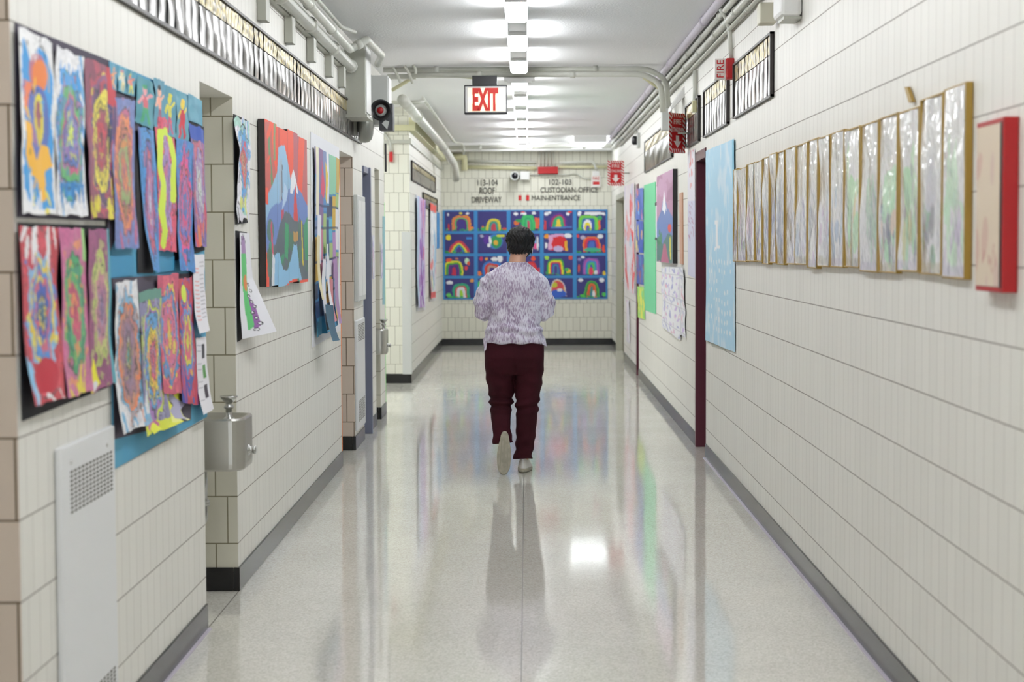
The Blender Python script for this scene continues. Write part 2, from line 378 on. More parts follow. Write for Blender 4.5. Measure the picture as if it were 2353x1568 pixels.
# baseboards
def base(name, a, b): struct(name, MB().box(a, b), M['black'], bevel=.003)
def base_l(a, b): base('baseboard_left', (XL-.02, a, 0), (XL+.007, b, BASE))
base_l(Y0, 3.5); base_l(A0-.007, A1); base_l(B0-.007, B1); base_l(C0-.007, C1); base_l(D0, D1); base_l(E0-.007, E1); base_l(F0-.007, YF)
for y in (A0, B0, C0, E0): base('baseboard_left', (XL-.24, y-.007, 0), (XL-.021, y, BASE))
base('baseboard_left', (-3.4, F0-.007, 0), (XL-.02, F0, BASE))
for a, b in ((Y0, R1e), (J1, R2e), (J2, R3e), (J3, YF)): base('baseboard_right', (XR-.007, a, 0), (XR+.02, b, BASE))
base('baseboard_far', (XL, YF-.008, 0), (XR, YF, .1))
struct('reflection_line_left', MB().box((XL+.006, A0, 0), (XL+.02, A1, .006)), M['lilac'])  # lilac strips stand in for the reflection lines along both baseboards
struct('reflection_line_right', MB().box((XR-.02, Y0, 0), (XR-.006, R1e, .006)), M['lilac'])
# joints in the floor
fj = MB().box((-.028, Y0, 0), (-.024, 26, .0006)); struct('trim_3', fj, mat('floor_joint', '6d6a63', .4))
struct('trim_4', MB().box((XL, A1, 0), (XL+.004, B0, .0006)), M['hole'])
# coloured edges of the corner tiles
struct('trim_5', MB().box((XL-.004, B1-.006, BASE), (XL+.004, B1+.003, 2.1)), M['orange'])
struct('trim_6', MB().box((XL-.004, E1-.006, BASE), (XL+.003, E1+.002, 1.9)), M['greenlt'])

# door on the left: slate frame with a leaf set back
d1 = empty('door_1', (XL-.05, (C1+D0)/2, 0), kind='structure')
MB().box((XL-.045, D0-.05, 0), (XL+.030, D0, 2.14)).box((XL-.12, C1, 0), (XL-.0, C1+.05, 2.14)).box((XL-.045, C1+.05, 2.09), (XL+.012, D0-.05, 2.14)).box((XL-.3, D0-.03, 0), (XL-.046, D0, 2.14)).build('door_frame', M['slate'], d1, bevel=.003)
MB().box((XL-.2, C1+.05, .01), (XL-.16, D0-.03, 2.09)).build('door_leaf', mat('slate_door', '5f6474', .4), d1)
# doors on the right: maroon jambs
def right_door(nm, a, b, m, leafm, w=.07):
    d = empty(nm, (XR, (a+b)/2, 0), kind='structure')
    MB().box((XR-.008, b-.06, 0), (XR+w, b, 2.2)).box((XR, a, 0), (XR+w, a+.03, 2.2)).box((XR-.008, a+.03, 2.13), (XR+w, b-.06, 2.2)).build('door_frame', m, d, bevel=.003)
    MB().box((XR+w+.05, a, .01), (XR+w+.09, b, 2.2)).build('door_leaf', leafm, d)
    MB().lathe((XR+w+.05, b-.16, 1.0), (-1, 0, 0), [(0, .02), (.03, .012), (.035, .028), (.055, .026), (.058, 0)]).build('door_knob', M['chrome'], d, smooth=True)
right_door('door_2', R1e, J1, M['maroon'], M['maroon'])
right_door('door_3', R2e, J2, M['maroon'], M['maroon'])
right_door('door_4', R3e, J3, M['pipe_grey'], M['cream'], .09)

# transom windows of ribbed glass block high on the walls
def transom(nm, X, nrm, y0, y1, z0, z1, pitch=.155, frame_w=.022, dark=True):
    w = empty(nm, (X, (y0+y1)/2, z0), kind='structure'); s = 1 if nrm.x > 0 else -1
    fr = MB(); t = .022*s
    fr.box((X, y0, z0), (X+t, y0+frame_w, z1)).box((X, y1-frame_w, z0), (X+t, y1, z1)).box((X, y0, z0), (X+t*.8, y1, z0+.012)).box((X, y0, z1-.012), (X+t, y1, z1))
    fr.box((X, y0, z0), (X+.004*s, y1, z1)); fr.build('window_frame', M['frame'], w)
    n = max(2, int(round((y1-y0-2*frame_w)/pitch))); p = (y1-y0-2*frame_w)/n; r = random.Random(7)
    zt = z1-.012-(z1-z0)*.30
    for i in range(n):
        a = y0+frame_w+i*p+.004; b = a+p-.008; nn = 10; tilt = r.uniform(-.003, .003)
        def rib(za, zb, amp, waves, m, nm2, rows=6):
            mb = MB(); vs = []
            cols = nn*waves
            for j in range(rows+1):
                for k in range(cols+1):
                    u = k/cols; v = j/rows
                    d = .006+amp*abs(math.sin(PI*u*waves))**.8*(.6+.4*math.sin(PI*v))+tilt*(u-.5)*2+.0012*math.sin(7*v+i)
                    vs.append((X+s*(.004+max(d, .001)), a+(b-a)*u, za+(zb-za)*v))
            fs = [(j*(cols+1)+k, j*(cols+1)+k+1, (j+1)*(cols+1)+k+1, (j+1)*(cols+1)+k) for j in range(rows) for k in range(cols)]
            if s < 0: fs = [tuple(reversed(f)) for f in fs]
            mb.add(vs, fs, 0); return mb.build(nm2, m, w, smooth=True)
        rib(z0+.013, zt-.003, .005, 1, M['glass'], 'glass_pane')
        rib(zt+.003, z1-.014, .003, 2, M['reflectglass'], 'upper_glass_pane', 14)
    return w
transom('window_1', XL, NL, 4.6, 13.6, 2.295, 2.555)
transom('window_2', XR, NR, 9.13, 10.8, 2.275, 2.605)
transom('window_3', XR, NR, 11.12, 12.62, 2.27, 2.6)
transom('window_4', XR, NR, 12.98, 14.05, 2.27, 2.6)
transom('window_5', XR, NR, 15.35, 18.9, 2.27, 2.6)
transom('window_6', XL, NL, 19.6, 24.6, 2.23, 2.45)
transom('window_7', XL, NL, 21.7, 25.1, 1.98, 2.16)

# ================================================================== CEILING LIGHTS
struct('trim_7', MB().box((-.115, Y0, ZC-.075), (-.005, 26.2, ZC-.0005)), M['white'])    # the raceway that carries the lamps
def lamp_mesh(mb, a, b, x0, x1, z0, z1, ch=.018):
    pts = [(x0, a, z1), (x0, a, z0+ch), (x0+ch, a, z0), (x1-ch, a, z0), (x1, a, z0+ch), (x1, a, z1)]
    return mb.prism(pts, (0, b-a, 0))
names = []
def ceiling_light(y0, y1, x0=-.129, x1=.009, label='', group='strip lights along the ceiling', z0=2.91):
    t = empty('ceiling_light', ((x0+x1)/2, (y0+y1)/2, z0), label, 'ceiling light', group)
    lamp_mesh(MB(), y0+.01, y1-.01, x0, x1, z0, ZC-.03).build('diffuser', M['lamp'], t)
    for ya in (y0, y1-.01): MB().box((x0+.004, ya, z0+.006), (x1-.004, ya+.01, ZC-.001)).build('end_cap', M['white'], t)
    return t
ords = ['first strip light fully in view at the top edge', 'second strip light from the top edge of the photo', 'third strip light, just before the conduits crossing the ceiling',
        'fourth strip light, first beyond the crossing conduits', 'fifth strip light, level with the middle of the exit sign', 'sixth strip light, level with the bottom edge of the exit sign',
        'seventh strip light, first one wholly below the exit sign', 'fourth strip light counted from the far wall', 'third strip light counted from the far wall', 'second strip light counted from the far wall', 'last strip light, right against the far wall']
for k in range(-10, 10):
    far = 11.2+1.66*k
    if k >= -1: lb = (['strip light cut off by the top edge of the photo']+ords)[min(k+1, 11)]
    if k == 9: lb = ords[10]
    if far < Y0+1: continue
    if k < -1: lb = 'strip light of the ceiling row behind the camera'
    ceiling_light(far-.92, far, label='white glowing '+lb)
for i, (y, ln) in enumerate(((24.7, 1.05), (25.95, .22))):
    t = empty('ceiling_light', (.88, y+ln/2, 2.9), ['white glowing wide light box by the right wall, nearer and longer of the two', 'white glowing wide light box by the right wall, farther and shorter of the two'][i], 'ceiling light', 'wide light boxes near the end of the hall')
    lamp_mesh(MB(), y, y+ln, .64, 1.12, 2.915, ZC-.03, .02).build('diffuser', M['lampwide'], t)
    for ya in (y-.01, y+ln): MB().box((.65, ya, 2.925), (1.11, ya+.01, ZC-.001)).build('end_cap', M['white'], t)
t = empty('ceiling_light', (-2.2, 17.4, 2.91), 'added unseen strip light round the corner in the left side passage', 'ceiling light')
lamp_mesh(MB(), 16.6, 18.2, -2.5, -2.2, 2.91, ZC-.03).build('diffuser', M['lamp'], t)  # unseen lamp, added to light the side passage

# ================================================================== PAINTED PAPERS ON THE NEAR LEFT WALL
G1 = 'long oval paintings on the near left wall'
for lab, quad, m, th, off in (
    ('large black paper backing behind the upper left oval paintings near the corner', ((33,52),(252,140),(252,508),(38,500)), 'greypaper', .003, .001),
    ('large black paper backing behind the three lower left oval paintings', ((40,512),(250,520),(252,888),(50,968)), 'blackback', .003, .001),
    ('long blue paper backing hanging down to the right of the white vent panel', ((248,140),(462,232),(474,958),(258,1080)), 'blueback', .004, .001)):
    tag(board('backing_paper', q4(L, *quad, off), NL, th, M[m]), lab, 'backing paper')
for lab, quad, m, off in (
    ('narrow black strip of paper beside the orange oval painting at upper middle', ((309,300),(352,318),(352,628),(316,628)), 'blackback', .006),
    ('grey paper strip under the row of small figure collages', ((246,205),(310,222),(398,258),(246,590)), 'greypaper', .006),
    ('dark backing paper behind the lower right oval paintings', ((256,640),(440,628),(438,965),(262,1010)), 'greypaper', .0065),
    ('black backing paper between the pink and purple ovals at upper right', ((398,262),(468,292),(470,575),(400,600)), 'blackback', .006)):
    tag(board('backing_strip', q4(L, *quad, off+(.0022 if m == 'blackback' else 0)), NL, .0015, M[m]), lab, 'backing paper')
K = '14161c'
def oval(lab, quad, bg, bands, seed, off=.011, curl=.02, post=None, w=44, h=150, **k):
    c = mandala(w, h, bg, bands, seed, **k)
    if post: post(c)
    s = sheet('oval_painting', c, q4(L, *quad, off), NL, curl=curl*.4, bulge=.012, seed=seed, edge=.06)
    return tag(s, lab, 'painting', G1)
def p1(c):
    c.poly([(.1,.05),(.3,.16),(.5,.06),(.75,.1),(.95,.2),(.85,.45),(.95,.62),(.9,.85),(.95,.97),(.1,.97),(.02,.7),(.12,.5),(.02,.3)], '3f9fe2')
    c.ell(.48,.2,.22,.1,'c4788c'); c.ell(.55,.22,.2,.09,'f08a4a'); c.poly([(.15,.28),(.35,.27),(.4,.42),(.2,.5),(.1,.42)], 'f0845a')
    c.ell(.5,.5,.3,.22,'5c74c0'); c.ell(.52,.46,.13,.14,'e8dc4a'); c.ell(.47,.5,.1,.12,'d8c23e'); c.ell(.5,.44,.06,.08,'a06070')
    c.poly([(.1,.5),(.3,.5),(.25,.62),(.4,.7),(.55,.6),(.8,.62),(.95,.72),(.7,.76),(.65,.92),(.5,.93),(.4,.8),(.2,.78),(.1,.68)], 'f7bd3c')
    c.dabs(14, ['f7bd3c','5aa8e0','c96a80','e8dc4a'], .07,.02)
    c.dabs(9, ['f2f2f4'], .1,.03, (0,.9,1,1)); c.dabs(7, ['f2f2f4'], .12,.03, (0,0,1,.06)); c.dabs(8, ['f2f2f4'], .05,.03, (0,.05,.08,.9))
    c.dabs(10, [K], .02,.012)
oval('tall painting of orange and yellow splashes on blue, leftmost of the upper row', ((38,60),(120,98),(122,492),(40,490)), 'f0f0f2', ['f0f0f2'], 11, post=p1)
def p2(c):
    for i in range(5):
        c.poly([(.15+.16*i,.22),(.2+.16*i,.05+.02*(i%2)),(.28+.16*i,.22)], '3f9fe2'); c.poly([(.1+.17*i,.8),(.18+.17*i,.96-.03*(i%2)),(.26+.17*i,.8)], '3a86c8')
oval('blue and green oval painting with pink diamonds on white paper, upper row', ((120,102),(188,132),(188,497),(122,494)), 'eeeef2', ['3f9fe2','58a8dc','5fb870','cf5a86','5b78c8','9a78b8','5f82c8','dfe96a','c8e060'], 12, ry=.40, post=p2, zz=.12)
def p3(c):
    c.rect(.66,.0,1,.25,'c8283c'); c.dabs(12, ['2c3a78','1c1c30','3a50a0'], .12,.03, (.7,.25,1,.7)); c.dabs(10, ['e8dc4a','d8cc3c'], .1,.04, (0,.85,1,1)); c.dabs(8, ['e8dc4a'], .05,.04,(.7,.68,1,.98))
oval('red and maroon oval painting with a jagged yellow rim, upper row', ((190,132),(262,162),(262,505),(196,502)), '8c3858', ['b8405a','8a5080','5c3c68','e8d84a','d8c648','a05a60','a84860','d04a5a','8a4454'], 13, post=p3, rx=.38, dab=['c0334c','e8dc4a'])
oval('orange and grey oval painting partly covering the yellow rimmed one', ((252,222),(308,232),(308,572),(256,572)), '6f82c0', ['7a86c4','c8648c','e88c5c','c87860','b08a60','9ab070','a88868','d07858','b06a60'], 14, rx=.47, dab=['a86078','e89050'])
oval('narrow blue oval painting with pink centre, hanging lowest of the upper row', ((312,292),(352,300),(355,626),(334,622)), '3f93d8', ['4a98dc','5a66b4','c4506c','a070b8','d8788c','b89ac8','d0d0e4'], 15, rx=.4, curl=.04)
def p6(c):
    c.line([(.2,.15),(.12,.35),(.3,.5),(.15,.7),(.35,.85),(.25,.95)], .035, 'd6ec50'); c.line([(.2,.12),(.7,.09),(.92,.3),(.85,.6)], .03, 'd6ec50')
oval('pink painting with a wavy lime green line and lilac centre', ((354,265),(398,278),(398,578),(358,575)), 'e0486c', ['e0486c','e85a80','b088c8','9878b8','c070a8','8a80c0'], 16, post=p6, wob=.5)
oval('blue oval painting with bright pink ring and red centre', ((400,318),(438,330),(438,626),(400,622)), '3488d0', ['3f8fd6','3f78cc','ee4c94','d8506c','5070c8','c070a8','e05088','4a80c8','a06898'], 17, rx=.44)
oval('purple and pale grey painting under a deep blue band, right end of the upper row', ((434,282),(468,300),(470,568),(438,566)), '7c5cae', ['8c60a8','c8607c','9a70b8','a890b8','c4d0cc','d0d8d0'], 18, post=lambda c: (c.rect(0,0,1,.12,'2f56b8'), c.dabs(8,['e05058','d84860','e8884a'],.2,.05,(.1,.7,1,1))))
oval('red oval painting with yellow and sky blue rings, leftmost of the lower row', ((40,521),(124,524),(130,915),(50,938)), 'c8283c', ['d03a4c','c83048','8cbce0','e8cc40','4a90d8','d0607c','3058b8','e0c84c','2c6a88'], 19, post=lambda c: (c.dabs(10,['ececee'],.1,.04,(0,0,1,.12)), c.dabs(8,['8cc4e8'],.08,.05,(0,.8,.2,1)), c.dabs(6,['ececee'],.1,.012,(0,.965,1,1)), c.ell(.5,.85,.35,.1,'c42c40')), dab=['e0485c','2f88d8','e8dc4a'], curl=.05)
oval('pink and green oval painting, second of the lower row', ((130,524),(191,526),(196,898),(134,918)), 'd0689c', ['d078a0','c87098','3fa86c','48a080','58b070','c04c70','d05070','b83c60'], 20, dab=['e8945a','8cc860'], post=lambda c: (c.dabs(6,['e8dc3c'],.15,.03,(.1,.93,1,1)), c.rect(.85,0,1,.2,'a8d890')), curl=.04)
def p11(c):
    c.poly([(.05,.86),(.15,.78),(.3,.88),(.45,.97),(0,1)], 'f0ea30'); c.ell(.2,.96,.16,.03,'e8e8ea'); c.rect(.88,0,1,1,'5aa8b8')
oval('violet oval painting with pale green ring and yellow drip, third of the lower row', ((195,526),(248,528),(250,880),(192,906)), '9c4478', ['a04880','8c4070','b8c468','c8c87c','c88898','b87890','a08ab0','8870a0'], 21, rx=.44, post=p11, curl=.03)
oval('orange and mauve oval painting on white with green centre, left end of the bottom group', ((257,648),(312,642),(326,972),(262,998)), 'e8e8ec', ['d8d8e0','7ab8dc','e8885c','c89078','a87888','9c7c98','8c6c80','b0a060','3f9a88'], 22, off=.014, curl=.05, post=lambda c: c.dabs(12,['7ab8dc','e8e8ec'],.05,.03,(0,.9,1,1)))
oval('oval painting with yellow, blue and pink rings outlined in black, ending on lime paper', ((314,672),(362,662),(382,980),(318,1003)), '8c88b0', ['9894b8','cfe048','a878c0','58a8dc','5aa0d8','ecd840','ecc040','e8587c','c080a8','e05070'], 23, off=.017, curl=.04, outline=.9, post=lambda c: (c.rect(0,.93,1,1,'dfe64a'), c.rect(0,0,1,.07,'6a9a8c'), c.ell(.3,.95,.2,.03,'d070a8')))
oval('pink and yellow speckled oval painting, its bottom edge cut in waves over yellow paper', ((357,634),(402,628),(412,905),(366,905)), 'd05070', ['e86880','5a90c8','e07890','d870a0','e06a80','ecd050','e8c850'], 24, off=.014, dab=['e8dc4a','5f9ad8','e88858'])
oval('red and blue painting with yellow leaf shapes, next to the white typed sheets', ((403,640),(438,636),(452,930),(408,925)), 'c8304c', ['d0384f','3f60b8','d84878','5f9ad8','e8dc4a','e06080','d8d840'], 25, off=.014, wob=.7, post=lambda c: (c.dabs(8,['2f56b8','c83c58','9a50a0'],.2,.05,(0,.8,1,1)), c.ell(.35,.12,.2,.07,'d8ec50')))
# wavy yellow and grey scrap under the wavy one
c = Cv(40, 60, 'e6ea40', .5, .05, 5, 31); c.dabs(8, ['f0f090','d8dc30'], .15,.08); c.line([(.5,0),(.75,.3),(.6,.55),(.95,.8),(.85,1)], .03, K); c.poly([(.62,.3),(1,.5),(1,1),(.75,.9),(.6,.55)], 'b0acc8')
tag(sheet('paper_scrap', c, q4(L, (358,850),(412,880),(416,965),(330,1000), .013), NL, curl=.03, edge=.2), 'yellow and lilac paper scrap with a wavy black outline at the bottom', 'paper scrap')
# typed sheets
for i, (lab, quad) in enumerate((('white sheet with faint red and grey lists, pinned at the right edge of the wall', ((439,586),(466,585),(471,760),(443,768))),
                                 ('white sheet with three small pictures, below the white sheet of lists', ((446,778),(470,774),(480,940),(452,955))))):
    c = Cv(24, 80, 'eceaf0', .3, seed=40+i)
    if i == 0:
        for k in range(14): c.line([(.12,.12+.055*k),(.42 if k > 2 else .4,.12+.055*k)], .006, 'e89a98'); c.line([(.55,.1+.055*k),(.92,.1+.055*k)], .005, 'b4b0b8')
    else:
        for k, cc in enumerate(('4a4a54', '5a9a50', '3c3040')): c.rect(.5,.1+.27*k,.82,.28+.27*k,cc)
        for k in range(10): c.line([(.08,.1+.08*k),(.4,.1+.08*k)], .005, 'b8b6c0')
    s = sheet('typed_sheet', c, q4(L, *quad, .016), NL, curl=.018, bulge=.01, edge=.05); tag(s, lab, 'sheet of paper')
# row of small figure collages along the top
def figure(c, skin, body, legs, hair, x=.5):
    c.ell(x, .25, .16, .1, skin); c.ell(x, .17, .16, .05, hair); c.poly([(x-.2,.36),(x+.2,.36),(x+.14,.66),(x-.14,.66)], body)
    c.line([(x-.15,.4),(x-.36,.55)], .03, skin); c.line([(x+.15,.4),(x+.36,.3)], .03, skin); c.line([(x-.07,.64),(x-.16,.92)], .035, legs); c.line([(x+.07,.64),(x+.18,.92)], .035, legs)
for i, (lab, quad, bg, fig) in enumerate((
    ('small collage of an orange shape on blue, first of the row along the top', ((248,142),(267,150),(267,210),(248,202)), '5aa0bc', ('eaa070','f0a868','f0a868','e8a060')),
    ('small collage of a cream shape on blue, second of the row along the top', ((268,150),(287,158),(287,216),(268,208)), '6ab0c8', ('e8dcb0','e0d8c0','e8d8a0','d8a0b0')),
    ('small collage of a salmon shape with yellow edge, third of the top row', ((288,158),(306,166),(306,222),(288,216)), '5aa0b8', ('e88a78','e07860','d8d048','d8d048')),
    ('collage figure in a pink dress with green hair on teal paper', ((310,172),(350,190),(350,300),(310,280)), '4f98a8', ('e8a0a8','d05868','48a878','48a878')),
    ('collage figure in peach with black hair reaching above the blue paper', ((352,178),(374,188),(374,300),(352,290)), '5f9cb4', ('f0b8a0','f0a890','a04860','121212')),
    ('collage figure with spiky yellow limbs on blue paper', ((375,195),(400,205),(400,318),(375,306)), '5a9ab0', ('e0d84a','d8d048','c04878','e0d84a')),
    ('collage figure in red with a yellow stripe and foot on blue paper', ((401,205),(430,222),(430,330),(401,318)), '5aa0b4', ('ecd03c','d84050','d84050','ecc83c')))):
    c = Cv(30, 60, bg, .45, .06, 4, 50+i); figure(c, *fig)
    if i == 4:
        c.rect(0,0,1,.0,bg)
    s = sheet('figure_collage', c, q4(L, *quad, .011), NL, bulge=.008, edge=.1, seed=i); tag(s, lab, 'collage', 'figure collages along the top')
c = Cv(20, 20, '5f9fb8', 1, seed=3); c.dabs(5, ['6aaac0'], .3, .3)
tag(sheet('blue_sheet', c, q4(L, (430,214),(462,232),(462,288),(430,276), .009), NL, bulge=.006), 'plain pale blue sheet at the top right corner of the display', 'sheet of paper')
for i, quad in enumerate((((253,588),(306,588),(306,632),(252,640)), ((356,588),(400,588),(402,622),(356,628)))):
    tag(sheet('blue_sheet', Cv(8, 8, '3c94c0'), q4(L, *quad, .009), NL), ['plain blue sheet under the orange and grey oval', 'plain blue sheet under the lime lined painting'][i], 'sheet of paper')

# ================================================================== ACCESS PANELS
def access_panel(fn, nrm, y0, y1, z0, z1, grilles, lab, th=.02):
    s = 1 if nrm.x > 0 else -1; X = XL if s > 0 else XR
    t = empty('access_panel', (X, (y0+y1)/2, z0), lab, 'access panel', 'white enamel access panels')
    MB().box((X+.001*s, y0, z0), (X+th*s, y1, z1)).build('panel', M['panel'], t, bevel=.005)
    for (a, b, c, d) in grilles:
        g = MB().box((X+th*s, a, c), (X+(th+.0006)*s, b, d)).build('grille', M['panel'], t)
        mb = MB(); rows = max(3, int((d-c)/.0115)); cols = 12
        for i in range(rows):
            for j in range(cols):
                yy = a+(j+.5)*(b-a)/cols; zz = c+(i+.5)*(d-c)/rows
                mb.box((X+(th+.0006)*s, yy-(b-a)/cols*.30, zz-.0033), (X+(th+.0014)*s, yy+(b-a)/cols*.30, zz+.0033))
        h = mb.build('slots', M['hole'], g); h['kind'] = 'stuff'
        h.parent = g
    sc_ = MB()
    for yy in (y0+.1, y1-.1):
        o = MB().lathe((X+th*s, yy, z1-.05), (s, 0, 0), [(0, .006), (.002, .005), (.0025, 0)]).build('screw', M['steel'], t)
    return t
pl, pr = L(123, 1034), L(248, 978)
access_panel(L, NL, pl.y, pr.y, .03, (pl.z+pr.z)/2+.002, [(L(143,1100).y, L(244,1100).y, L(143,1186).z, L(143,1082).z), (L(143,1100).y, L(244,1100).y, .12, .25)], 'large white enamel access panel with a square grille, below the oval paintings')
a, b = L(812,900).y, L(834,900).y
a = max(a, C0+.03); b = min(b, C1-.01)
access_panel(L, NL, a, b, .14, L(820,735).z, [(a+.06, b-.06, .80, .93), (a+.06, b-.06, .2, .36)], 'narrow white access panel with louvres just before the slate blue door frame')
# pale notice case above it
t = empty('notice_case', (XL, (a+b)/2, 1.0), 'pale grey notice case on the wall above the narrow white panel', 'notice case')
z0, z1 = L(820,692).z, L(820,450).z
MB().box((XL+.001, a, z0), (XL+.03, b, z1)).build('case', M['wallgrey'], t, bevel=.006)
MB().box((XL+.03, a+.04, z0+.04), (XL+.034, (a+b)/2-.01, z1-.04)).build('door', M['white'], t); MB().box((XL+.03, (a+b)/2+.01, z0+.04), (XL+.034, b-.04, z1-.04)).build('door', M['white'], t)

# ================================================================== DRINKING FOUNTAINS
def fountain(yc, lab, zt=.822, wd=.30, front=-1.155):
    t = empty('drinking_fountain', (XL-RB+.02, yc, .2), lab, 'drinking fountain', 'steel wall fountains in the recesses')
    xb = XL-RB; h = .215; mb = MB(); rings = []
    def outline(ins, z):
        pts = []; r = .06
        x0, x1, y0, y1 = xb, front-ins, yc-wd/2+ins, yc+wd/2-ins
        pts += [(x0, y0, z)]
        for k in range(7):
            a = -PI/2+PI/2*k/6; pts.append((x1-r+r*math.cos(a), y0+r+r*math.sin(a), z))
        for k in range(7):
            a = PI/2*k/6; pts.append((x1-r+r*math.cos(a), y1-r+r*math.sin(a), z))
        pts += [(x0, y1, z)]; return pts
    prof = [(.012, zt-h), (.002, zt-h+.008), (0, zt-h+.03), (0, zt-.008), (.004, zt), (.016, zt), (.03, zt-.012), (.06, zt-.03), (.10, zt-.038)]
    R_ = [outline(a, z) for a, z in prof]; n = len(R_[0]); vs = [p for r in R_ for p in r]
    fs = [(i*n+k, i*n+(k+1) % n, (i+1)*n+(k+1) % n, (i+1)*n+k) for i in range(len(R_)-1) for k in range(n)]
    fs += [tuple(range(n-1, -1, -1)), tuple(range((len(R_)-1)*n, len(R_)*n))]
    mb.add(vs, fs); mb.build('basin', M['steel'], t, smooth=False, bevel=0)
    x = XL+.0
    sp = MB().lathe((x+.05, yc-.03, zt-.02), (0,0,1), [(0,.022),(.015,.022),(.02,.012),(.05,.012),(.055,.02),(.062,.02),(.07,.012),(.075,.014),(.085,.024),(.10,.036),(.105,.036),(.104,.03),(.098,.004),(.098,0)]).build('bubbler', M['chrome'], t, smooth=True)
    MB().lathe((front-.0, yc-.02, zt-.14), (1,0,0), [(0,.022),(.004,.022),(.006,.015),(.02,.014),(.024,.017),(.03,.017),(.033,.0)]).build('push_button', M['chrome'], t, smooth=True)
    MB().tube(bend([(x-.07, yc+.0, zt-h+.005), (x-.07, yc, zt-h-.17), (x-.07, yc, zt-h-.235), (xb-.0, yc, zt-h-.235)], .05, 6), .021, 14).build('drain_pipe', M['chrome'], t, smooth=True)
    MB().lathe((x-.07, yc, zt-h-.16), (0,0,1), [(0,.021),(0,.029),(.02,.03),(.024,.026),(.03,.021)]).build('pipe_nut', M['chrome'], t, smooth=True)
    return t
fountain(7.30, 'large steel drinking fountain with a bubbler in the near left recess')
fountain(15.18, 'small distant steel drinking fountain past the slate blue door frame', zt=.80, wd=.26, front=-1.2)

# ================================================================== PIER B: narrow paintings, mountain canvas, collage board
tag(board('backing_paper', q4(L, (536,262),(566,276),(568,512),(541,516), .001), NL, .003, M['blackback']), 'narrow black paper backing at the pier corner beside the fountain recess', 'backing paper')
tag(board('backing_paper', q4(L, (541,530),(566,534),(570,770),(545,786), .001), NL, .003, M['blackback']), 'lower black paper backing at the pier corner above the fountain', 'backing paper')
c = mandala(30, 120, 'e6e4ec', ['a8d8c8','58a8e0','4aa0dc','d84c68','c86858','b88a70','d86050'], 61, rx=.34, ry=.43, wob=.6); c.dabs(12, [K,'a8a4b0'], .06,.015,(0,0,.15,1)); c.dabs(7,['dfe07a'],.1,.04,(.3,.78,.7,.9)); c.ell(.55,.08,.2,.012,K)
tag(sheet('oval_painting', c, q4(L, (538,268),(568,280),(568,506),(543,508), .012), NL, bulge=.02, edge=.2, seed=4), 'narrow curled oval painting on white paper at the pier corner, upper one', 'painting', 'curled paintings on the pier corner')
c = Cv(40, 120, 'e8e8ee', .3, .08, 5, 62); c.poly([(.1,.03),(.5,.05),(.55,.3),(.15,.32)], 'a888b8'); c.poly([(.1,.2),(.5,.2),(.4,.6),(.5,.9),(.2,.93),(.15,.6)], '62c878'); c.ell(.3,.48,.1,.08,'e89050'); c.poly([(.4,.6),(.62,.7),(.6,.9),(.35,.95)], '9860a8')
for k in range(9): c.ell(.5+.1*math.sin(k*2.1), .5+.055*k, .09,.016, K); c.ell(.5+.1*math.sin(k*2.1), .5+.055*k, .06,.009, 'e8e8ee')
c.dabs(6, [K], .06,.01,(.1,.02,.6,.1))
def flare(u, v): return .10*np.clip(v-.45, 0, 1)*u*1.6
tag(sheet('oval_painting', c, q4(L, (546,535),(568,536),(592,762),(550,780), .012), NL, hang=flare, bulge=.015), 'curled green and purple painting on white paper at the pier corner, lower one', 'painting', 'curled paintings on the pier corner')

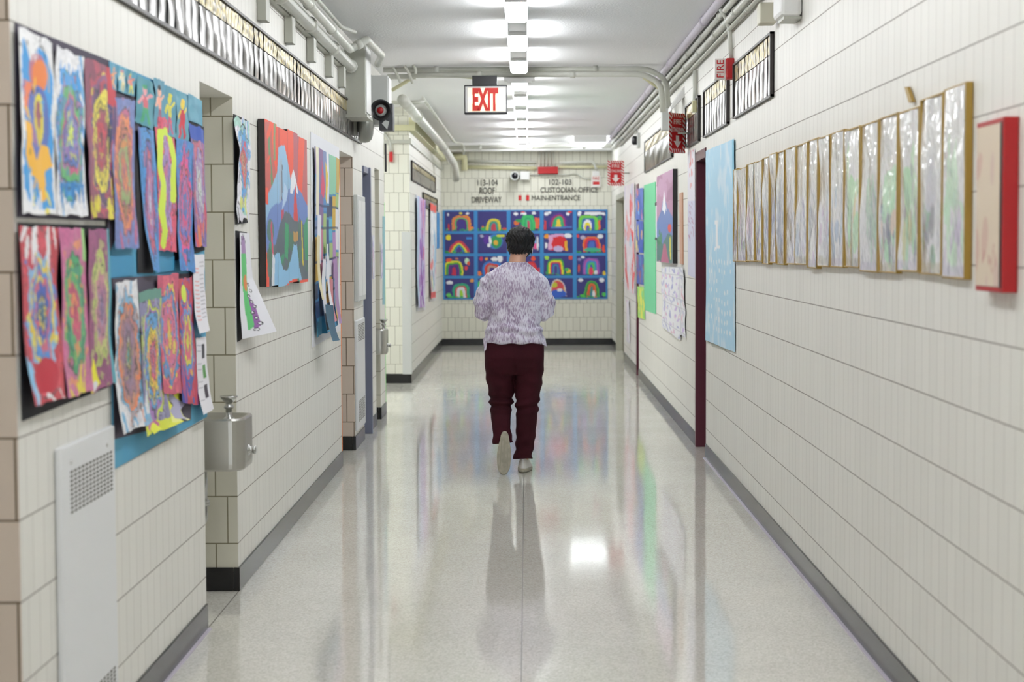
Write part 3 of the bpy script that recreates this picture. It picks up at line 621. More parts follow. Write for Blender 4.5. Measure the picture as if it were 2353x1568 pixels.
# mountain canvas of four panels
def mountain(w, h, night=False):
    c = Cv(w, h, 'f4573e', 1.5, .025, 6, 71)
    for x0, x1, b0, b1, cc in ((.0,.12,.0,.35,'c8605a'),(.28,.33,.22,.28,'d05048'),(.66,.80,.55,.62,'c06470'),(.95,1.3,.75,1.0,'c46468')): c.poly([(x0,0),(x1,0),(b1,.75),(b0,.75)], cc)
    c.line([(.08,.05),(.12,.3),(.16,.5)], .03, '6f9468'); c.line([(.2,.0),(.2,.2)], .03, '8a9868')
    c.poly([(.0,.50),(.15,.38),(.25,.30),(.28,.14),(.42,.10),(.48,.16),(.55,.30),(.62,.42),(.6,.6),(0,.66)], '93bedf')
    c.poly([(.3,.22),(.36,.2),(.36,.5),(.3,.5)], '9fb6cc'); c.line([(.36,.25),(.36,.47)], .012, '5f4c5c')
    c.poly([(0,.62),(.12,.52),(.28,.47),(.42,.42),(.6,.38),(.72,.36),(.85,.40),(1,.48),(1,.8),(0,.8)], '6c88c8')
    c.poly([(.55,.42),(.58,.30),(.63,.24),(.68,.30),(.75,.42),(.7,.40),(.66,.36),(.6,.42)], 'eceef4')
    c.poly([(.36,.5),(.42,.34),(.5,.40),(.46,.46)], 'b8d0ec')
    c.poly([(.62,.60),(.64,.44),(.68,.34),(.70,.44),(.74,.60)], 'd84444'); c.rect(.34,.50,.40,.62,'c85068')
    c.poly([(.3,.62),(.42,.52),(.6,.58),(.75,.6),(.78,.56),(.9,.62),(1,.56),(1,1),(.05,1),(.05,.78),(.2,.74)], '5f6a74')
    c.dabs(20, ['4f7a64','5a6470','3f9a70','58786c'], .05,.06,(.05,.6,1,.98),(1.2,1.9)); c.poly([(.42,.6),(.5,.62),(.48,.82),(.4,.8)], '3fa470'); c.poly([(.88,.62),(1,.55),(1,.85),(.92,.85)], '3f9c70')
    c.rect(.62,.66,.74,.72,'c0924c'); c.line([(.84,.6),(.86,.88)], .02, 'e8d030'); c.line([(.12,.62),(.14,.84)], .025, 'd05070')
    c.poly([(.15,1),(.17,.82),(.28,.78),(.36,.88),(.45,.9),(.55,.84),(.62,.74),(.7,.74),(.76,.9),(.82,1)], '8fc3e8'); c.poly([(.13,.8),(.18,.84),(.16,1),(.1,1)], 'd8dce4')
    c.dabs(5, ['f4573e','d05a50'], .03,.05,(.0,.05,.1,.4)); c.rect(0,.42,.06,.52,'f4573e')
    return c
t = empty('mountain_painting', L(640, 600)-Vector((0,0,.1)), 'big painting of a blue mountain under a red sky, on joined canvases', 'painting')
big = mountain(120, 130); X0 = XL
TLp, TRp, BRp, BLp = L(590,275), L(690,322), L(690,652), L(590,657)
zt, zb = (TLp.z+TRp.z)/2, (BRp.z+BLp.z)/2
ya, yb = TLp.y, TRp.y; n = 4
for i in range(n):
    a = ya+(yb-ya)*i/n; b = ya+(yb-ya)*(i+1)/n-.004; dz = (.006, -.004, .008, -.003)[i]
    MB().box((XL+.004, a, zb+dz), (XL+.036, b, zt+dz)).build('canvas_panel', M['frame'], t, bevel=.002)
    i0, i1 = int(120*i/n), int(120*(i+1)/n); cc = Cv(i1-i0, 130, 'ffffff'); cc.a = big.a[:, i0:i1].copy()
    sheet('painted_face', cc, [(XL+.0362, a, zt+dz), (XL+.0362, b, zt+dz), (XL+.0362, b, zb+dz), (XL+.0362, a, zb+dz)], NL, M['canvas'], parent=t)

# collage board further on
Q = ((713,303),(778,340),(780,760),(716,800))
tag(board('backing_paper', q4(L, *Q, .001), NL, .004, M['paper']), 'tall white paper backing with a blue paper collage on it, before the second recess', 'backing paper')
c = Cv(80, 150, '3f86b8', .6, seed=81); r = np.random.RandomState(81)
pal = ['6ab0d8','4f8fc8','2c4a7c','8fc8a8','a8c078','c8ac58','c87894','b88ac0','e0d8b8','e8e6ea','7c8cb8','8a6a98','5cb4d0','c86468','9cc0a0','243c68','d8b040']
xs = np.linspace(0, 1, 8)
for i in range(7):
    y = 0
    while y < 1:
        hh = .08+.22*r.rand(); c.rect(xs[i]+.01, y, xs[i+1]-.01+.02*r.rand(), y+hh-.012, pal[r.randint(len(pal))]); y += hh
for y in (.3, .42, .6, .78): c.rect(0, y, 1, y+.014, '22385e', .8)
c.poly([(.25,.06),(.35,.2),(.32,.26),(.2,.24)], 'd85070'); c.poly([(.38,.05),(.5,.12),(.45,.3),(.38,.26)], 'e8c83c')
c.rect(.05,.0,.14,.36,'e8e2c8'); c.rect(.1,.36,.22,.62,'e6e6ee'); c.rect(.04,.9,.9,1,'4fa0cc')
sheet_o = sheet('paper_collage', c, q4(L, (718,336),(776,366),(776,738),(722,778), .006), NL, bulge=.02, edge=.03, hang=lambda u, v: .05*np.clip(v-.82,0,1)*3*(np.abs(u-.5) < .25))
tag(sheet_o, 'paper collage of blue, green and cream strips on the white backing before the second recess', 'collage')
for k, (x0, x1, y0, y1, cc, lab) in enumerate(((726,733,540,690,'e4d8b0','cream'), (738,746,595,760,'e6e4ea','white'), (746,762,700,785,'34607c','curled dark blue'), (748,753,560,705,'e8e8ee','thin white'), (756,762,640,740,'d88890','pink'), (768,773,590,745,'b08ab8','lilac'))):
    c = Cv(6, 30, cc); tag(sheet('paper_strip', c, q4(L, (x0,y0),(x1,y0+2),(x1+(6 if k == 2 else 0),y1-3),(x0+(6 if k == 2 else 0),y1), .075 if k == 2 else .03), NL, curl=.03, bulge=.01, seed=k), lab+' paper strip hanging loose over the blue strip collage', 'paper strip', 'loose strips on the collage')
# small posters on the far side pieces of the left wall
def small_sheet(fn, nrm, quad, cols, lab, cat='poster', off=.003, name='poster', n=10, seed=3, w=16, h=60, **k):
    c = Cv(w, h, cols[0], .3, seed=seed)
    if len(cols) > 1: c.dabs(n, cols[1:], .2, .05)
    return tag(sheet(name, c, q4(fn, *quad, off), nrm, **k), lab, cat)
small_sheet(L, NL, ((855,540),(860,541),(861,640),(856,642)), ['dedce6','c890b0','b0a8d0'], 'narrow white poster with pink marks between door frame and second fountain')
small_sheet(L, NL, ((874,560),(881,562),(881,640),(875,640)), ['dcdae4','b08ac0','8c80b8'], 'narrow white poster with violet marks above the distant fountain')
tag(board('teal_sheet', q4(L, (879,497),(883.5,498),(883.5,700),(879,700), .001), NL, .004, M['teal']), 'thin teal paper strip at the pier edge behind the distant fountain', 'paper strip')

# ================================================================== LEFT WALL BEYOND THE SIDE PASSAGE
struct('trim_8', MB().box((-1.37, F0-.012, .1), (XL+.001, F0, 1.66)).box((XL, F0-.012, .1), (XL+.01, F0+.06, 1.66)), M['wallgrey'])
ps = empty('artwork_display', (XL, 20.5, 1.0), 'panel of purple and pale blue artwork, first on the far left wall', 'artwork panel')
MB().prism(q4(L, (955,448),(975,458),(977,712),(957,716), .001), NL*.006).build('backing', M['paper'], ps)
c = Cv(30, 80, 'cdb8de', .4, .05, 5, 91); c.dabs(26, ['8a3cb0','a05ac0','e0e0f0','b8c8e8','c86aa0','e8eef4'], .14,.06,(.2,0,1,1)); c.rect(0,0,.18,1,'bcd0e8'); c.line([(.45,.05),(.6,.4),(.45,.7),(.6,.95)], .03, '8030a8')
sheet('artwork', c, q4(L, (955,450),(975,460),(976,706),(957,708), .012), NL, bulge=.03, parent=ps)
c = Cv(24, 80, 'dfe4ea', .4, .05, 5, 92); c.dabs(30, ['6ab4e0','8cc8e8','f0f0f4','e86a60','e8e0b0','9a9aa8','e0a8b0'], .2,.05); c.rect(0,0,1,.08,'e85a50'); c.rect(0,.93,1,1,'e05a58')
ps = empty('artwork_display', (XL, 23, 1.0), 'panel of pale blue and white artwork nearest the far left corner', 'artwork panel')
MB().prism(q4(L, (985,464),(1001,471),(1001,690),(986,694), .001), NL*.006).build('backing', M['paper'], ps)
sheet('artwork', c, q4(L, (986,466),(1000,473),(1001,684),(987,688), .012), NL, bulge=.03, parent=ps)
tag(board('wall_notice', q4(L, (1003.5,488),(1007,490),(1007,570),(1003.5,572), .001), NL, .02, M['skyback']), 'thin blue edged notice at the very end of the left wall', 'notice')

# ================================================================== RAINBOW BOARD ON THE FAR WALL
TL, TR, BR, BL = FW(1016,484), FW(1395,481), FW(1397,686), FW(1020,690)
bx0, bx1, bz0, bz1 = (TL.x+BL.x)/2, (TR.x+BR.x)/2, (BL.z+BR.z)/2, (TL.z+TR.z)/2
tag(MB().box((bx0, YF-.012, bz0), (bx1, YF-.001, bz1)).build('backing_board', M['skyback']), 'wide bright blue backing board on the far wall behind the rainbow paintings', 'backing board')
NV = '3d3a80'
def rainbow(w, h, cx, by, rx, ry, cols, th, sq=.0, seed=1, extra=()):
    c = Cv(w, h, NV, 1.45, .04, 5, seed)
    for k, col in enumerate(cols):
        a, b = rx-th*k, ry-th*k*1.3
        if a <= 0 or b <= 0: break
        p = 2+sq*4
        c.put((np.abs((c.U-cx)/a)**p+np.abs(np.minimum(c.V-by, 0)/b)**p < 1) & (c.V < by), col)
    for e in extra:
        if e[0] == 'e': c.ell(*e[1:6])
        elif e[0] == 'r': c.rect(*e[1:6])
        elif e[0] == 'g': c.dabs(10, ['3fae50','48b070','2f9a50'], .07,.04,(0,.9,1,1))
    return c
O_, Yw, G_, B_, V_, Rd, Wt, Pk, Tq = 'f08a3c','ecdf3a','3fb45c','3a78d0','7440b0','e03c3c','ecedf2','e070b0','3fb490'
S = [
 ('orange and salmon rainbow with a small lighthouse and yellow star', (.58,.98,.33,.78,['e8943c','e07858','5fb870','5c2f80','443a90'],.05,.5), [('e',.11,.16,.04,.07,Wt),('e',.55,.08,.06,.06,Yw),('e',.78,.12,.06,.07,Wt),('r',.1,.65,.17,.95,'d83838'),('e',.92,.85,.09,.1,O_),('g',)]),
 ('small yellow green rainbow beside a little house', (.55,.98,.26,.62,['e0d838','d8b850','48a078','3f90a0','c84858'],.045,.1), [('e',.2,.88,.1,.1,'48b060'),('r',.14,.76,.2,.84,'e07040'),('e',.92,.88,.06,.08,'d84040'),('g',)]),
 ('green rainbow with an orange patterned tower', (.6,.98,.24,.8,['34b868','3fc070','2fa868','44b880','c84868'],.05,.4), [('e',.17,.14,.08,.08,Wt),('r',.35,.06,.55,.2,Wt),('r',.36,.02,.48,.08,'e84040'),('e',.8,.12,.07,.08,Wt),('r',.84,.35,.98,.9,'e86848'),('e',.2,.6,.1,.12,'e07038'),('e',.3,.5,.12,.08,'34a058'),('g',)]),
 ('purple arched rainbow with a green inner arch and yellow centre', (.5,.78,.3,.66,['6a2c90','b03868','34a868','38b078','e8c840'],.055,.1), [('e',.1,.12,.07,.09,Wt),('e',.2,.07,.05,.06,Wt),('e',.83,.15,.06,.08,Wt),('e',.9,.05,.06,.06,'e84848'),('r',.26,.78,.98,.88,'4a78c0'),('r',.02,.5,.1,.95,'d84040')]),
 ('lime arch with small white bordered rainbow and green topped pole', (.4,.98,.34,.75,['7cd048','68c858','3a68b0','4858b0'],.06,.6), [('e',.38,.8,.15,.36,Wt),('e',.38,.86,.11,.28,Yw),('e',.38,.92,.07,.2,'7060b8'),('e',.1,.14,.07,.14,Wt),('r',.28,.05,.97,.2,Wt),('r',.74,.4,.82,.97,'f07040'),('e',.78,.36,.09,.12,'38a868'),('g',)]),
 ('wide low red rainbow under a yellow sun', (.48,.95,.38,.62,['c83c58','e04848','e8d850','48b060','3f70c8','50388c'],.05,-.12), [('e',.12,.18,.1,.14,Yw),('r',.72,.18,.94,.3,'3a88d8'),('g',)]),
 ('green and blue tilted oval on a violet smear', (.62,.62,.1,.3,['3fae60'],.05,0), [('e',.6,.4,.28,.38,'3a80c8'),('e',.64,.42,.2,.32,'2f9a60'),('e',.62,.48,.08,.14,'e0b040'),('e',.3,.3,.1,.25,'5c34a0'),('e',.42,.35,.05,.22,Wt),('e',.14,.1,.07,.07,'b0b0cc'),('e',.8,.1,.15,.08,'d8d840'),('e',.38,.6,.06,.1,Wt)]),
 ('pink and white shape half hidden behind the walker', (.5,.6,.2,.3,['3fae60'],.05,0), [('e',.8,.5,.06,.3,'88b0e0'),('e',.84,.65,.08,.15,'e85a98'),('e',.92,.5,.04,.35,Wt)]),
 ('red arch over a pale pink one with a yellow leg', (.5,.85,.3,.68,['d83038','e02c34','d02838','c0b0d8'],.07,.5), [('e',.09,.14,.07,.12,'f0a030'),('r',.16,.08,.32,.8,'dca8d0'),('e',.5,.12,.3,.1,'d8a0cc'),('e',.55,.5,.28,.34,'dc2c34'),('e',.5,.78,.16,.14,'c8b8e0'),('r',.72,.4,.82,.9,'f0b838'),('e',.84,.12,.13,.13,Wt),('e',.08,.6,.05,.16,Wt)]),
 ('red and orange arch with a turquoise base', (.52,.95,.3,.8,['ee8038','e8403c','d83860','4a48a0','4a70c8'],.05,.4), [('e',.55,.85,.3,.1,'40b890'),('e',.22,.2,.09,.1,'c0b8d0'),('e',.82,.14,.1,.12,Wt),('e',.05,.14,.05,.1,'e84848'),('e',.93,.8,.06,.2,'e85038'),('g',)]),
 ('yellow topped arch with a small red arch inside', (.3,.98,.32,.72,['e6e038','44a848','6a3090','463a88','c83050'],.06,.6), [('e',.12,.2,.1,.1,'f06038'),('e',.4,.14,.06,.06,'d08060'),('e',.76,.25,.07,.16,'c8e8c8'),('e',.82,.38,.05,.1,'e85838'),('e',.72,.62,.05,.12,'e84848')]),
 ('blue topped arch with orange and red legs', (.5,.98,.34,.7,['3880d0','d84838','b8988c','4a3a88'],.08,.6), [('e',.12,.14,.06,.1,'d83c60'),('e',.3,.14,.05,.08,'f0a838'),('e',.56,.16,.12,.1,Wt),('e',.76,.14,.09,.16,Wt),('e',.05,.9,.08,.12,'f08038')]),
 ('red arch partly behind the walker with an orange dot', (.65,.9,.25,.62,['d83038','e04850','5c48a0'],.07,.2), [('e',.78,.14,.08,.12,'f05838'),('e',.95,.75,.05,.15,'c83850')]),
 ('green and yellow square arch with a teal inner arch', (.42,.95,.3,.78,['3cb048','e8e03c','d83848','4458a8','3f88b0','4a3a88'],.05,.6), [('e',.1,.1,.07,.1,'a8e050'),('e',.92,.08,.07,.1,'e05848'),('e',.86,.8,.08,.14,'e8c838'),('e',.8,.7,.06,.1,'48b858'),('g',)]),
 ('pale blue and violet square arch with a green inner arch', (.5,.95,.3,.82,['8458b8','c060b0','4088d8','48b0a0','58c858','3a58b8'],.05,.5), [('e',.5,.8,.08,.2,'e84868'),('e',.66,.85,.06,.12,Wt),('e',.1,.2,.06,.08,'8888c0'),('e',.22,.08,.07,.08,Wt),('e',.94,.9,.05,.12,'f0d040'),('e',.08,.65,.03,.2,'e85838')]),
 ('turquoise square arch with a pink and white inner arch', (.55,.98,.3,.72,['38b088','30a880','d84860','ece8ec','e0e0e8','a0d840'],.05,.6), [('e',.15,.2,.12,.1,Wt),('e',.12,.85,.08,.12,'68d060'),('e',.92,.1,.06,.09,'e8a050'),('g',)]),
 ('mostly hidden painting with a lime green blot behind the left shoulder', (.6,.98,.2,.6,['3f70c8','58b0a0'],.06,.2), [('e',.07,.4,.1,.25,'58d850')]),
 ('mostly hidden plain violet painting behind the back', (.5,.98,.25,.6,['c84868','e8b040'],.06,.2), []),
 ('white edged rainbow of mixed dabs over blue', (.48,.9,.3,.85,['d8d0dc','e0b850','d84860','4a80d0','e8e8f0'],.04,0), [('e',.48,.42,.2,.26,'d85058'),('e',.38,.35,.1,.12,'c8c840'),('e',.48,.8,.3,.2,'3a68d0'),('e',.55,.62,.08,.08,Wt)]),
 ('green outer arch with orange bands and a white inner stripe', (.52,.98,.27,.85,['58b848','2f8850','e87840','e05040','3f9870','4a80c8'],.05,.1), [('e',.14,.1,.08,.1,Wt),('e',.86,.12,.08,.12,Wt),('e',.6,.8,.05,.16,Wt),('e',.2,.88,.08,.08,'58c850'),('e',.94,.85,.07,.12,'58d060'),('g',)]),
]
S.insert(7, S.pop(7))
cols_px = [(1020,1089),(1097,1165),(1173,1242),(1249,1319),(1325,1391)]
rows_n = ['top', 'second', 'third', 'bottom']
cw, rh = (bx1-bx0)/5, (bz1-bz0)/4
for r_ in range(4):
    for c_ in range(5):
        i = r_*5+c_; lab, par, ex = S[i]
        cv = rainbow(52, 34, *par[:6], sq=par[6], seed=100+i, extra=ex)
        x0 = bx0+cw*c_+.03; x1 = bx0+cw*(c_+1)-.028; z1 = bz1-rh*r_-.02; z0 = bz1-rh*(r_+1)+.022
        y = YF-.014
        o = sheet('rainbow_painting', cv, [(x0,y,z1),(x1,y,z1),(x1,y,z0),(x0,y,z0)], NF, M['canvas'], bulge=.003, seed=i)
        tag(o, 'painting on dark violet of '+lab if not lab.startswith('mostly') else lab, 'painting', 'rainbow paintings on the far wall')

# ================================================================== LETTERING AND FITTINGS ON THE FAR WALL
def far_text(s, x0, x1, y0, y1, m, lab, name='wall_lettering'):
    a = FW(x0, y1); b = FW(x1, y0)
    tag(text_mb(MB(), s, (a.x, YF-.001, a.z), (1,0,0), (0,0,1), (0,-1,0), b.x-a.x, b.z-a.z, .012).build(name, m), lab, 'lettering', 'direction lettering on the far wall')
far_text('113-104', 1097,1144, 413,427, M['letter'], 'dark room numbers 113-104, topmost line of the left lettering')
far_text('ROOF', 1102,1137, 431,446, M['letter'], 'dark letters ROOF, middle line of the left lettering')
far_text('DRIVEWAY', 1084,1153, 452,466, M['letter'], 'dark letters DRIVEWAY, lowest line of the left lettering')
far_text('102-103', 1262,1313, 412,425, M['letter'], 'dark room numbers 102-103, topmost line of the right lettering')
far_text('CUSTODIAN-OFFICE', 1242,1374, 430,443, M['letter'], 'dark letters CUSTODIAN-OFFICE, middle line of the right lettering')
far_text('MAIN-ENTRANCE', 1222,1333, 449,461, M['letter'], 'dark letters MAIN-ENTRANCE, lowest line of the right lettering')
for i, x in enumerate((1191.5, 1209)):
    a = FW(x, 461); b = FW(x+7, 449)
    tag(MB().box((a.x, YF-.01, a.z), (b.x, YF-.0005, b.z)).build('red_marker', M['redlt']), ['small red block, left one of the two before MAIN-ENTRANCE', 'small red block, right one directly before the word MAIN'][i], 'marker', 'red blocks on the far wall')
# security camera
t = empty('security_camera', FW(1195, 405), 'white bullet security camera with a round dark lens on the far wall', 'security camera')
a = FW(1206, 405); MB().box((a.x-.07, YF-.10, a.z-.06), (a.x+.07, YF-.001, a.z+.065)).build('mount_box', M['white'], t, bevel=.01)
b = FW(1183, 406); MB().lathe((b.x, YF-.02, b.z), (0,-1,0), [(0,.06),(.02,.065),(.22,.068),(.24,.062),(.24,.05),(.2,.045)], 24).build('housing', M['wallgrey'], t, smooth=True)
MB().lathe((b.x, YF-.22, b.z), (0,-1,0), [(0,.052),(.02,.05),(.03,.03),(.034,0)], 20).build('lens', mat('lens_glass', '0a0a16', .08), t, smooth=True)
MB().tube([(a.x-.06, YF-.06, a.z), (b.x, YF-.08, b.z)], .02).build('arm', M['dark'], t)
# junction box with conduits
t = empty('junction_box', FW(1259, 392), 'red electrical box on the far wall with vertical conduits into its top', 'junction box')
a, b = FW(1236,400), FW(1282,384); MB().box((a.x, YF-.1, a.z), (b.x, YF-.001, b.z)).build('box', M['red'], t, bevel=.006)
for x in (1240, 1248, 1256, 1264, 1272):
    p = FW(x, 386); q = FW(x, 343); MB().tube([(p.x, YF-.05, p.z), (q.x, YF-.05, q.z)], .010).build('conduit', M['pipe'], t, smooth=True)
p, q = FW(1237,343), FW(1281,338); MB().box((p.x, YF-.09, p.z), (q.x, YF-.02, q.z)).build('strap', M['red'], t)
def pipe_thing(pts, r, m, lab, name='conduit', rad=.06, n=12, straps=None, smap=None, cat='pipe', group=None):
    P = [Vector(p) for p in pts]; lo = P[0]
    if not straps:
        return tag(MB().tube(bend(P, rad), r, n).build(name, m, smooth=True), lab, cat, group)
    t = empty(name, P[0], lab, cat, group)
    MB().tube(bend(P, rad), r, n).build('pipe', m, t, smooth=True)
    for a in straps:
        i, f = int(a), a-int(a); c0 = P[i]*(1-f)+P[i+1]*f; d = (P[i+1]-P[i]).normalized()
        MB().tube([c0-d*.02, c0+d*.02], r*1.28, n).build('coupling', m, t, smooth=True)
    return t
def fp(px, py, o=.06): v = FW(px, py); return Vector((v.x, YF-o, v.z))
pipe_thing([fp(1030,347,.9), fp(1415,343,.9)], .03, M['pipe'], 'white pipe crossing the hall just under the ceiling at the far end', straps=[.2,.5,.8])
pipe_thing([fp(1076,371,.03), fp(1232,373,.03)], .02, M['pipe'], 'pale horizontal conduit on the far wall, upper one left of the red box')
pipe_thing([fp(1074,384,.035), fp(1232,387,.035)], .028, M['cream'], 'cream horizontal conduit on the far wall, lower one left of the red box')
pipe_thing([fp(1035,361), fp(1068,361), fp(1068,392)], .045, M['cream'], 'yellowish pipe with a downward elbow in the left corner of the far wall', rad=.03)
pipe_thing([fp(1284,375,.12), fp(1362,372,.12), fp(1370,391,.12)], .018, M['pipe'], 'thin conduit arching from the red box to the small alarm on the far wall', rad=.15)
pipe_thing([fp(1284,384,.04), fp(1398,384,.04)], .024, M['cream'], 'cream conduit running right from the red box')
pipe_thing([fp(1216,402,.03), fp(1300,402,.03), fp(1325,398,.03), fp(1340,411,.03), fp(1358,411,.03)], .012, M['pipe'], 'thin curved conduit from the camera to the small alarm', rad=.1)
# alarm strobe on the far wall
t = empty('alarm_strobe', FW(1369, 418), 'small white fire alarm with red lettering on the far wall', 'alarm')
a, b = FW(1359,431), FW(1380,404); MB().box((a.x, YF-.05, a.z), (b.x, YF-.001, b.z)).build('housing', M['signwhite'], t, bevel=.006)
text_mb(MB(), 'FIRE', (a.x+.02, YF-.052, b.z-.065), (1,0,0), (0,0,1), (0,-1,0), b.x-a.x-.04, .045, .003).build('lettering', M['redlt'], t)
MB().box((a.x+.02, YF-.056, a.z+.04), (b.x-.02, YF-.05, a.z+.085)).build('strobe', M['redlt'], t)
a, b = FW(1361,404), FW(1377,393); tag(MB().box((a.x, YF-.06, a.z), (b.x, YF-.001, b.z)).build('outlet_box', M['white'], bevel=.006), 'pale outlet box directly above the small far alarm', 'outlet box')

# ================================================================== EXIT SIGN
YE = 14.75
t = empty('exit_sign', PY(1115, 262, YE), 'lit exit sign with red letters hanging from the ceiling conduits', 'exit sign')
a, b = PY(1067,262,YE), PY(1165,195,YE); x0, x1, z0, z1 = a.x, b.x, a.z, b.z
MB().box((x0, YE, z0), (x1, YE+.11, z1)).build('housing', M['dark'], t, bevel=.004)
MB().box((x0+.008, YE-.006, z0+.012), (x1-.006, YE, z1-.012)).build('rim', mat('alu_rim', 'b8b8b8', .35), t, bevel=.003)
MB().box((x0+.03, YE-.009, z0+.02), (x1-.016, YE-.006, z1-.026)).build('lit_face', M['exitlit'], t)
fw = x1-.016-(x0+.03)
for k, f in enumerate((.17, .48, .82)):
    MB().lathe((x0+.03+fw*f, YE-.0088, (z0+z1)/2), (0,-1,0), [(0,.042),(.0006,.04),(.0007,0)], 20).build('bulb_glow', M['lampb'], t)
text_mb(MB(), 'EXIT', (x0+.068, YE-.0112, z0+.024), (1,0,0), (0,0,1), (0,-1,0), .215, z1-z0-.05, .002, bold=.05).build('letters', M['exitred'], t)
a, b = PY(1085,194,YE), PY(1142,173,YE)
MB().box((a.x, YE+.02, z1-.0), (b.x, YE+.09, b.z)).build('canopy', M['dark'], t, bevel=.003)

# ================================================================== PIPES ON THE LEFT UNDER THE CEILING
ZP = 2.77
pipe_thing([(-1.225, -2, ZP), (-1.225, 12.55, ZP)], .036, M['pipe'], 'thick white pipe running along the top of the left wall', 'ceiling_pipe', straps=[(y+2)/14.55 for y in (8.9, 10.1, 11.3, 12.45)], cat='pipe')
pipe_thing([(-1.165, -2, ZP+.045), (-1.165, 11.8, ZP+.045), (-1.06, 11.85, ZP+.115), (-1.03, 12.7, ZP+.10), (-1.1, 13.2, ZP+.09)], .026, M['pipe'], 'thinner white pipe beside the thick one, ending in an elbow toward the ceiling', 'ceiling_pipe', straps=[.76, .84, .92, 1.5], rad=.02)
pipe_thing([(-1.235, -2, 2.975), (-1.235, 11.9, 2.975), (-1.17, 12.2, 2.975)], .014, M['pipe'], 'thin conduit in the corner between ceiling and left wall', straps=[.7,.8,.9])
t = empty('soffit_rail', (XL, 6, 2.72), 'long grey rail with hanging brackets above the left windows', 'rail')
MB().box((XL+.001, 5.2, 2.735), (XL+.03, 12.4, 2.83)).build('rail', M['pipe_grey'], t)
for y in (6.7, 7.6, 8.55, 9.5, 10.45, 11.38, 12.15):
    MB().box((XL+.001, y-.06, 2.595), (XL+.045, y+.06, 2.74)).build('bracket', M['pipe_grey'], t, bevel=.003)
t = empty('duct_box', (-1.2, 12.7, 2.44), 'tall grey box on the upper left wall where the pipes end', 'metal box')
MB().box((XL+.001, 12.56, 2.44), (-1.135, 12.95, 2.94)).build('box', M['pipe_grey'], t, bevel=.005)
MB().box((-1.135, 12.58, 2.46), (-1.128, 12.93, 2.92)).build('cover', M['white'], t)
MB().box((XL+.001, 12.5, 2.42), (-1.12, 12.97, 2.44)).build('ledge', M['pipe_grey'], t)
t = empty('duct_box', (-1.12, 13.8, 2.5), 'pale grey box behind the black horn on the left wall', 'metal box')
MB().box((XL+.001, 13.62, 2.44), (-1.06, 13.9, 2.815)).build('box', M['wallgrey'], t, bevel=.005)
MB().box((-1.06, 13.64, 2.46), (-1.052, 13.88, 2.8)).build('cover', M['white'], t)
# gong and horn
t = empty('alarm_bell', (XL, 13.14, 2.4), 'grey steel alarm bell seen from the side at the end of the left windows', 'bell')
MB().lathe((XL+.03, 13.14, 2.405), (1,0,0), [(0,.05),(.02,.05),(.02,.128),(.06,.13),(.085,.125),(.105,.105),(.117,.07),(.12,0)], 32).build('gong', mat('grey_gong', '8e8f88', .3, metal=.5), t, smooth=True)
MB().box((XL+.001, 13.07, 2.33), (XL+.035, 13.21, 2.48)).build('mount', M['pipe_grey'], t)
t = empty('alarm_horn', (-1.07, 13.3, 2.4), 'black round fire horn with a red centre on a dark box, upper left', 'alarm horn')
hx, hy, hz = PY(875,253,13.25).x, 13.25, PY(875,253,13.25).z
a, b = PY(872,300,13.35), PY(903,238,13.35)
MB().box((a.x, 13.33, a.z), (b.x, 13.5, b.z)).build('housing', mat('charcoal_box', '4a4b50', .5), t, bevel=.004)
MB().box((a.x+.0, 13.5, b.z-.07), (a.x+.04, 13.619, b.z-.02)).build('mount', M['pipe_grey'], t)
MB().lathe((hx, 13.34, hz), (0,-1,0), [(0,.06),(.05,.066),(.09,.079),(.10,.079),(.10,.066),(.06,.05),(.04,.03),(.04,0)], 32).build('horn', M['dark'], t, smooth=True)
MB().lathe((hx-.002, 13.295, hz), (0,-1,0), [(0,.045),(.01,.044),(.018,.026),(.02,0)], 20).build('horn_ring', M['wallgrey'], t, smooth=True)
MB().lathe((hx-.006, 13.274, hz), (0,-1,0), [(0,.026),(.008,.022),(.01,0)], 16).build('horn_centre', M['red'], t, smooth=True)
MB().prism([(a.x+.06, 13.329, a.z+.005),(a.x+.075, 13.329, a.z+.065),(a.x+.045, 13.329, a.z+.075),(a.x+.02, 13.329, a.z+.05)], (0,-.004,0)).build('arrow_label', M['wallgrey'], t)
v = PY(898, 358, 19.2)
t = empty('pull_station', v, 'small red pull station on a curved white conduit, on the passage corner', 'pull station')
a, b = PY(894.5,372,F0-.05), PY(902,349,F0-.05)
MB().box((a.x, F0-.06, a.z), (b.x, F0-.001, b.z)).build('box', M['redlt'], t, bevel=.005)
c0 = PY(898,349,F0-.03); c1 = PY(896,325,F0-.03); c2 = PY(884,306,F0-.03)
MB().tube(bend([c0, c1, c2, c2+Vector((-.2,0,.03))], .1), .012).build('conduit', M['pipe'], t, smooth=True)
tag(MB().box((PY(880,395,15.55).x, 15.951, PY(880,395,15.96).z), (PY(884,395,15.96).x, 15.98, PY(880,330,15.96).z)).build('black_strip', M['dark']), 'thin black metal strip at the passage corner left of the red pull station', 'metal strip')
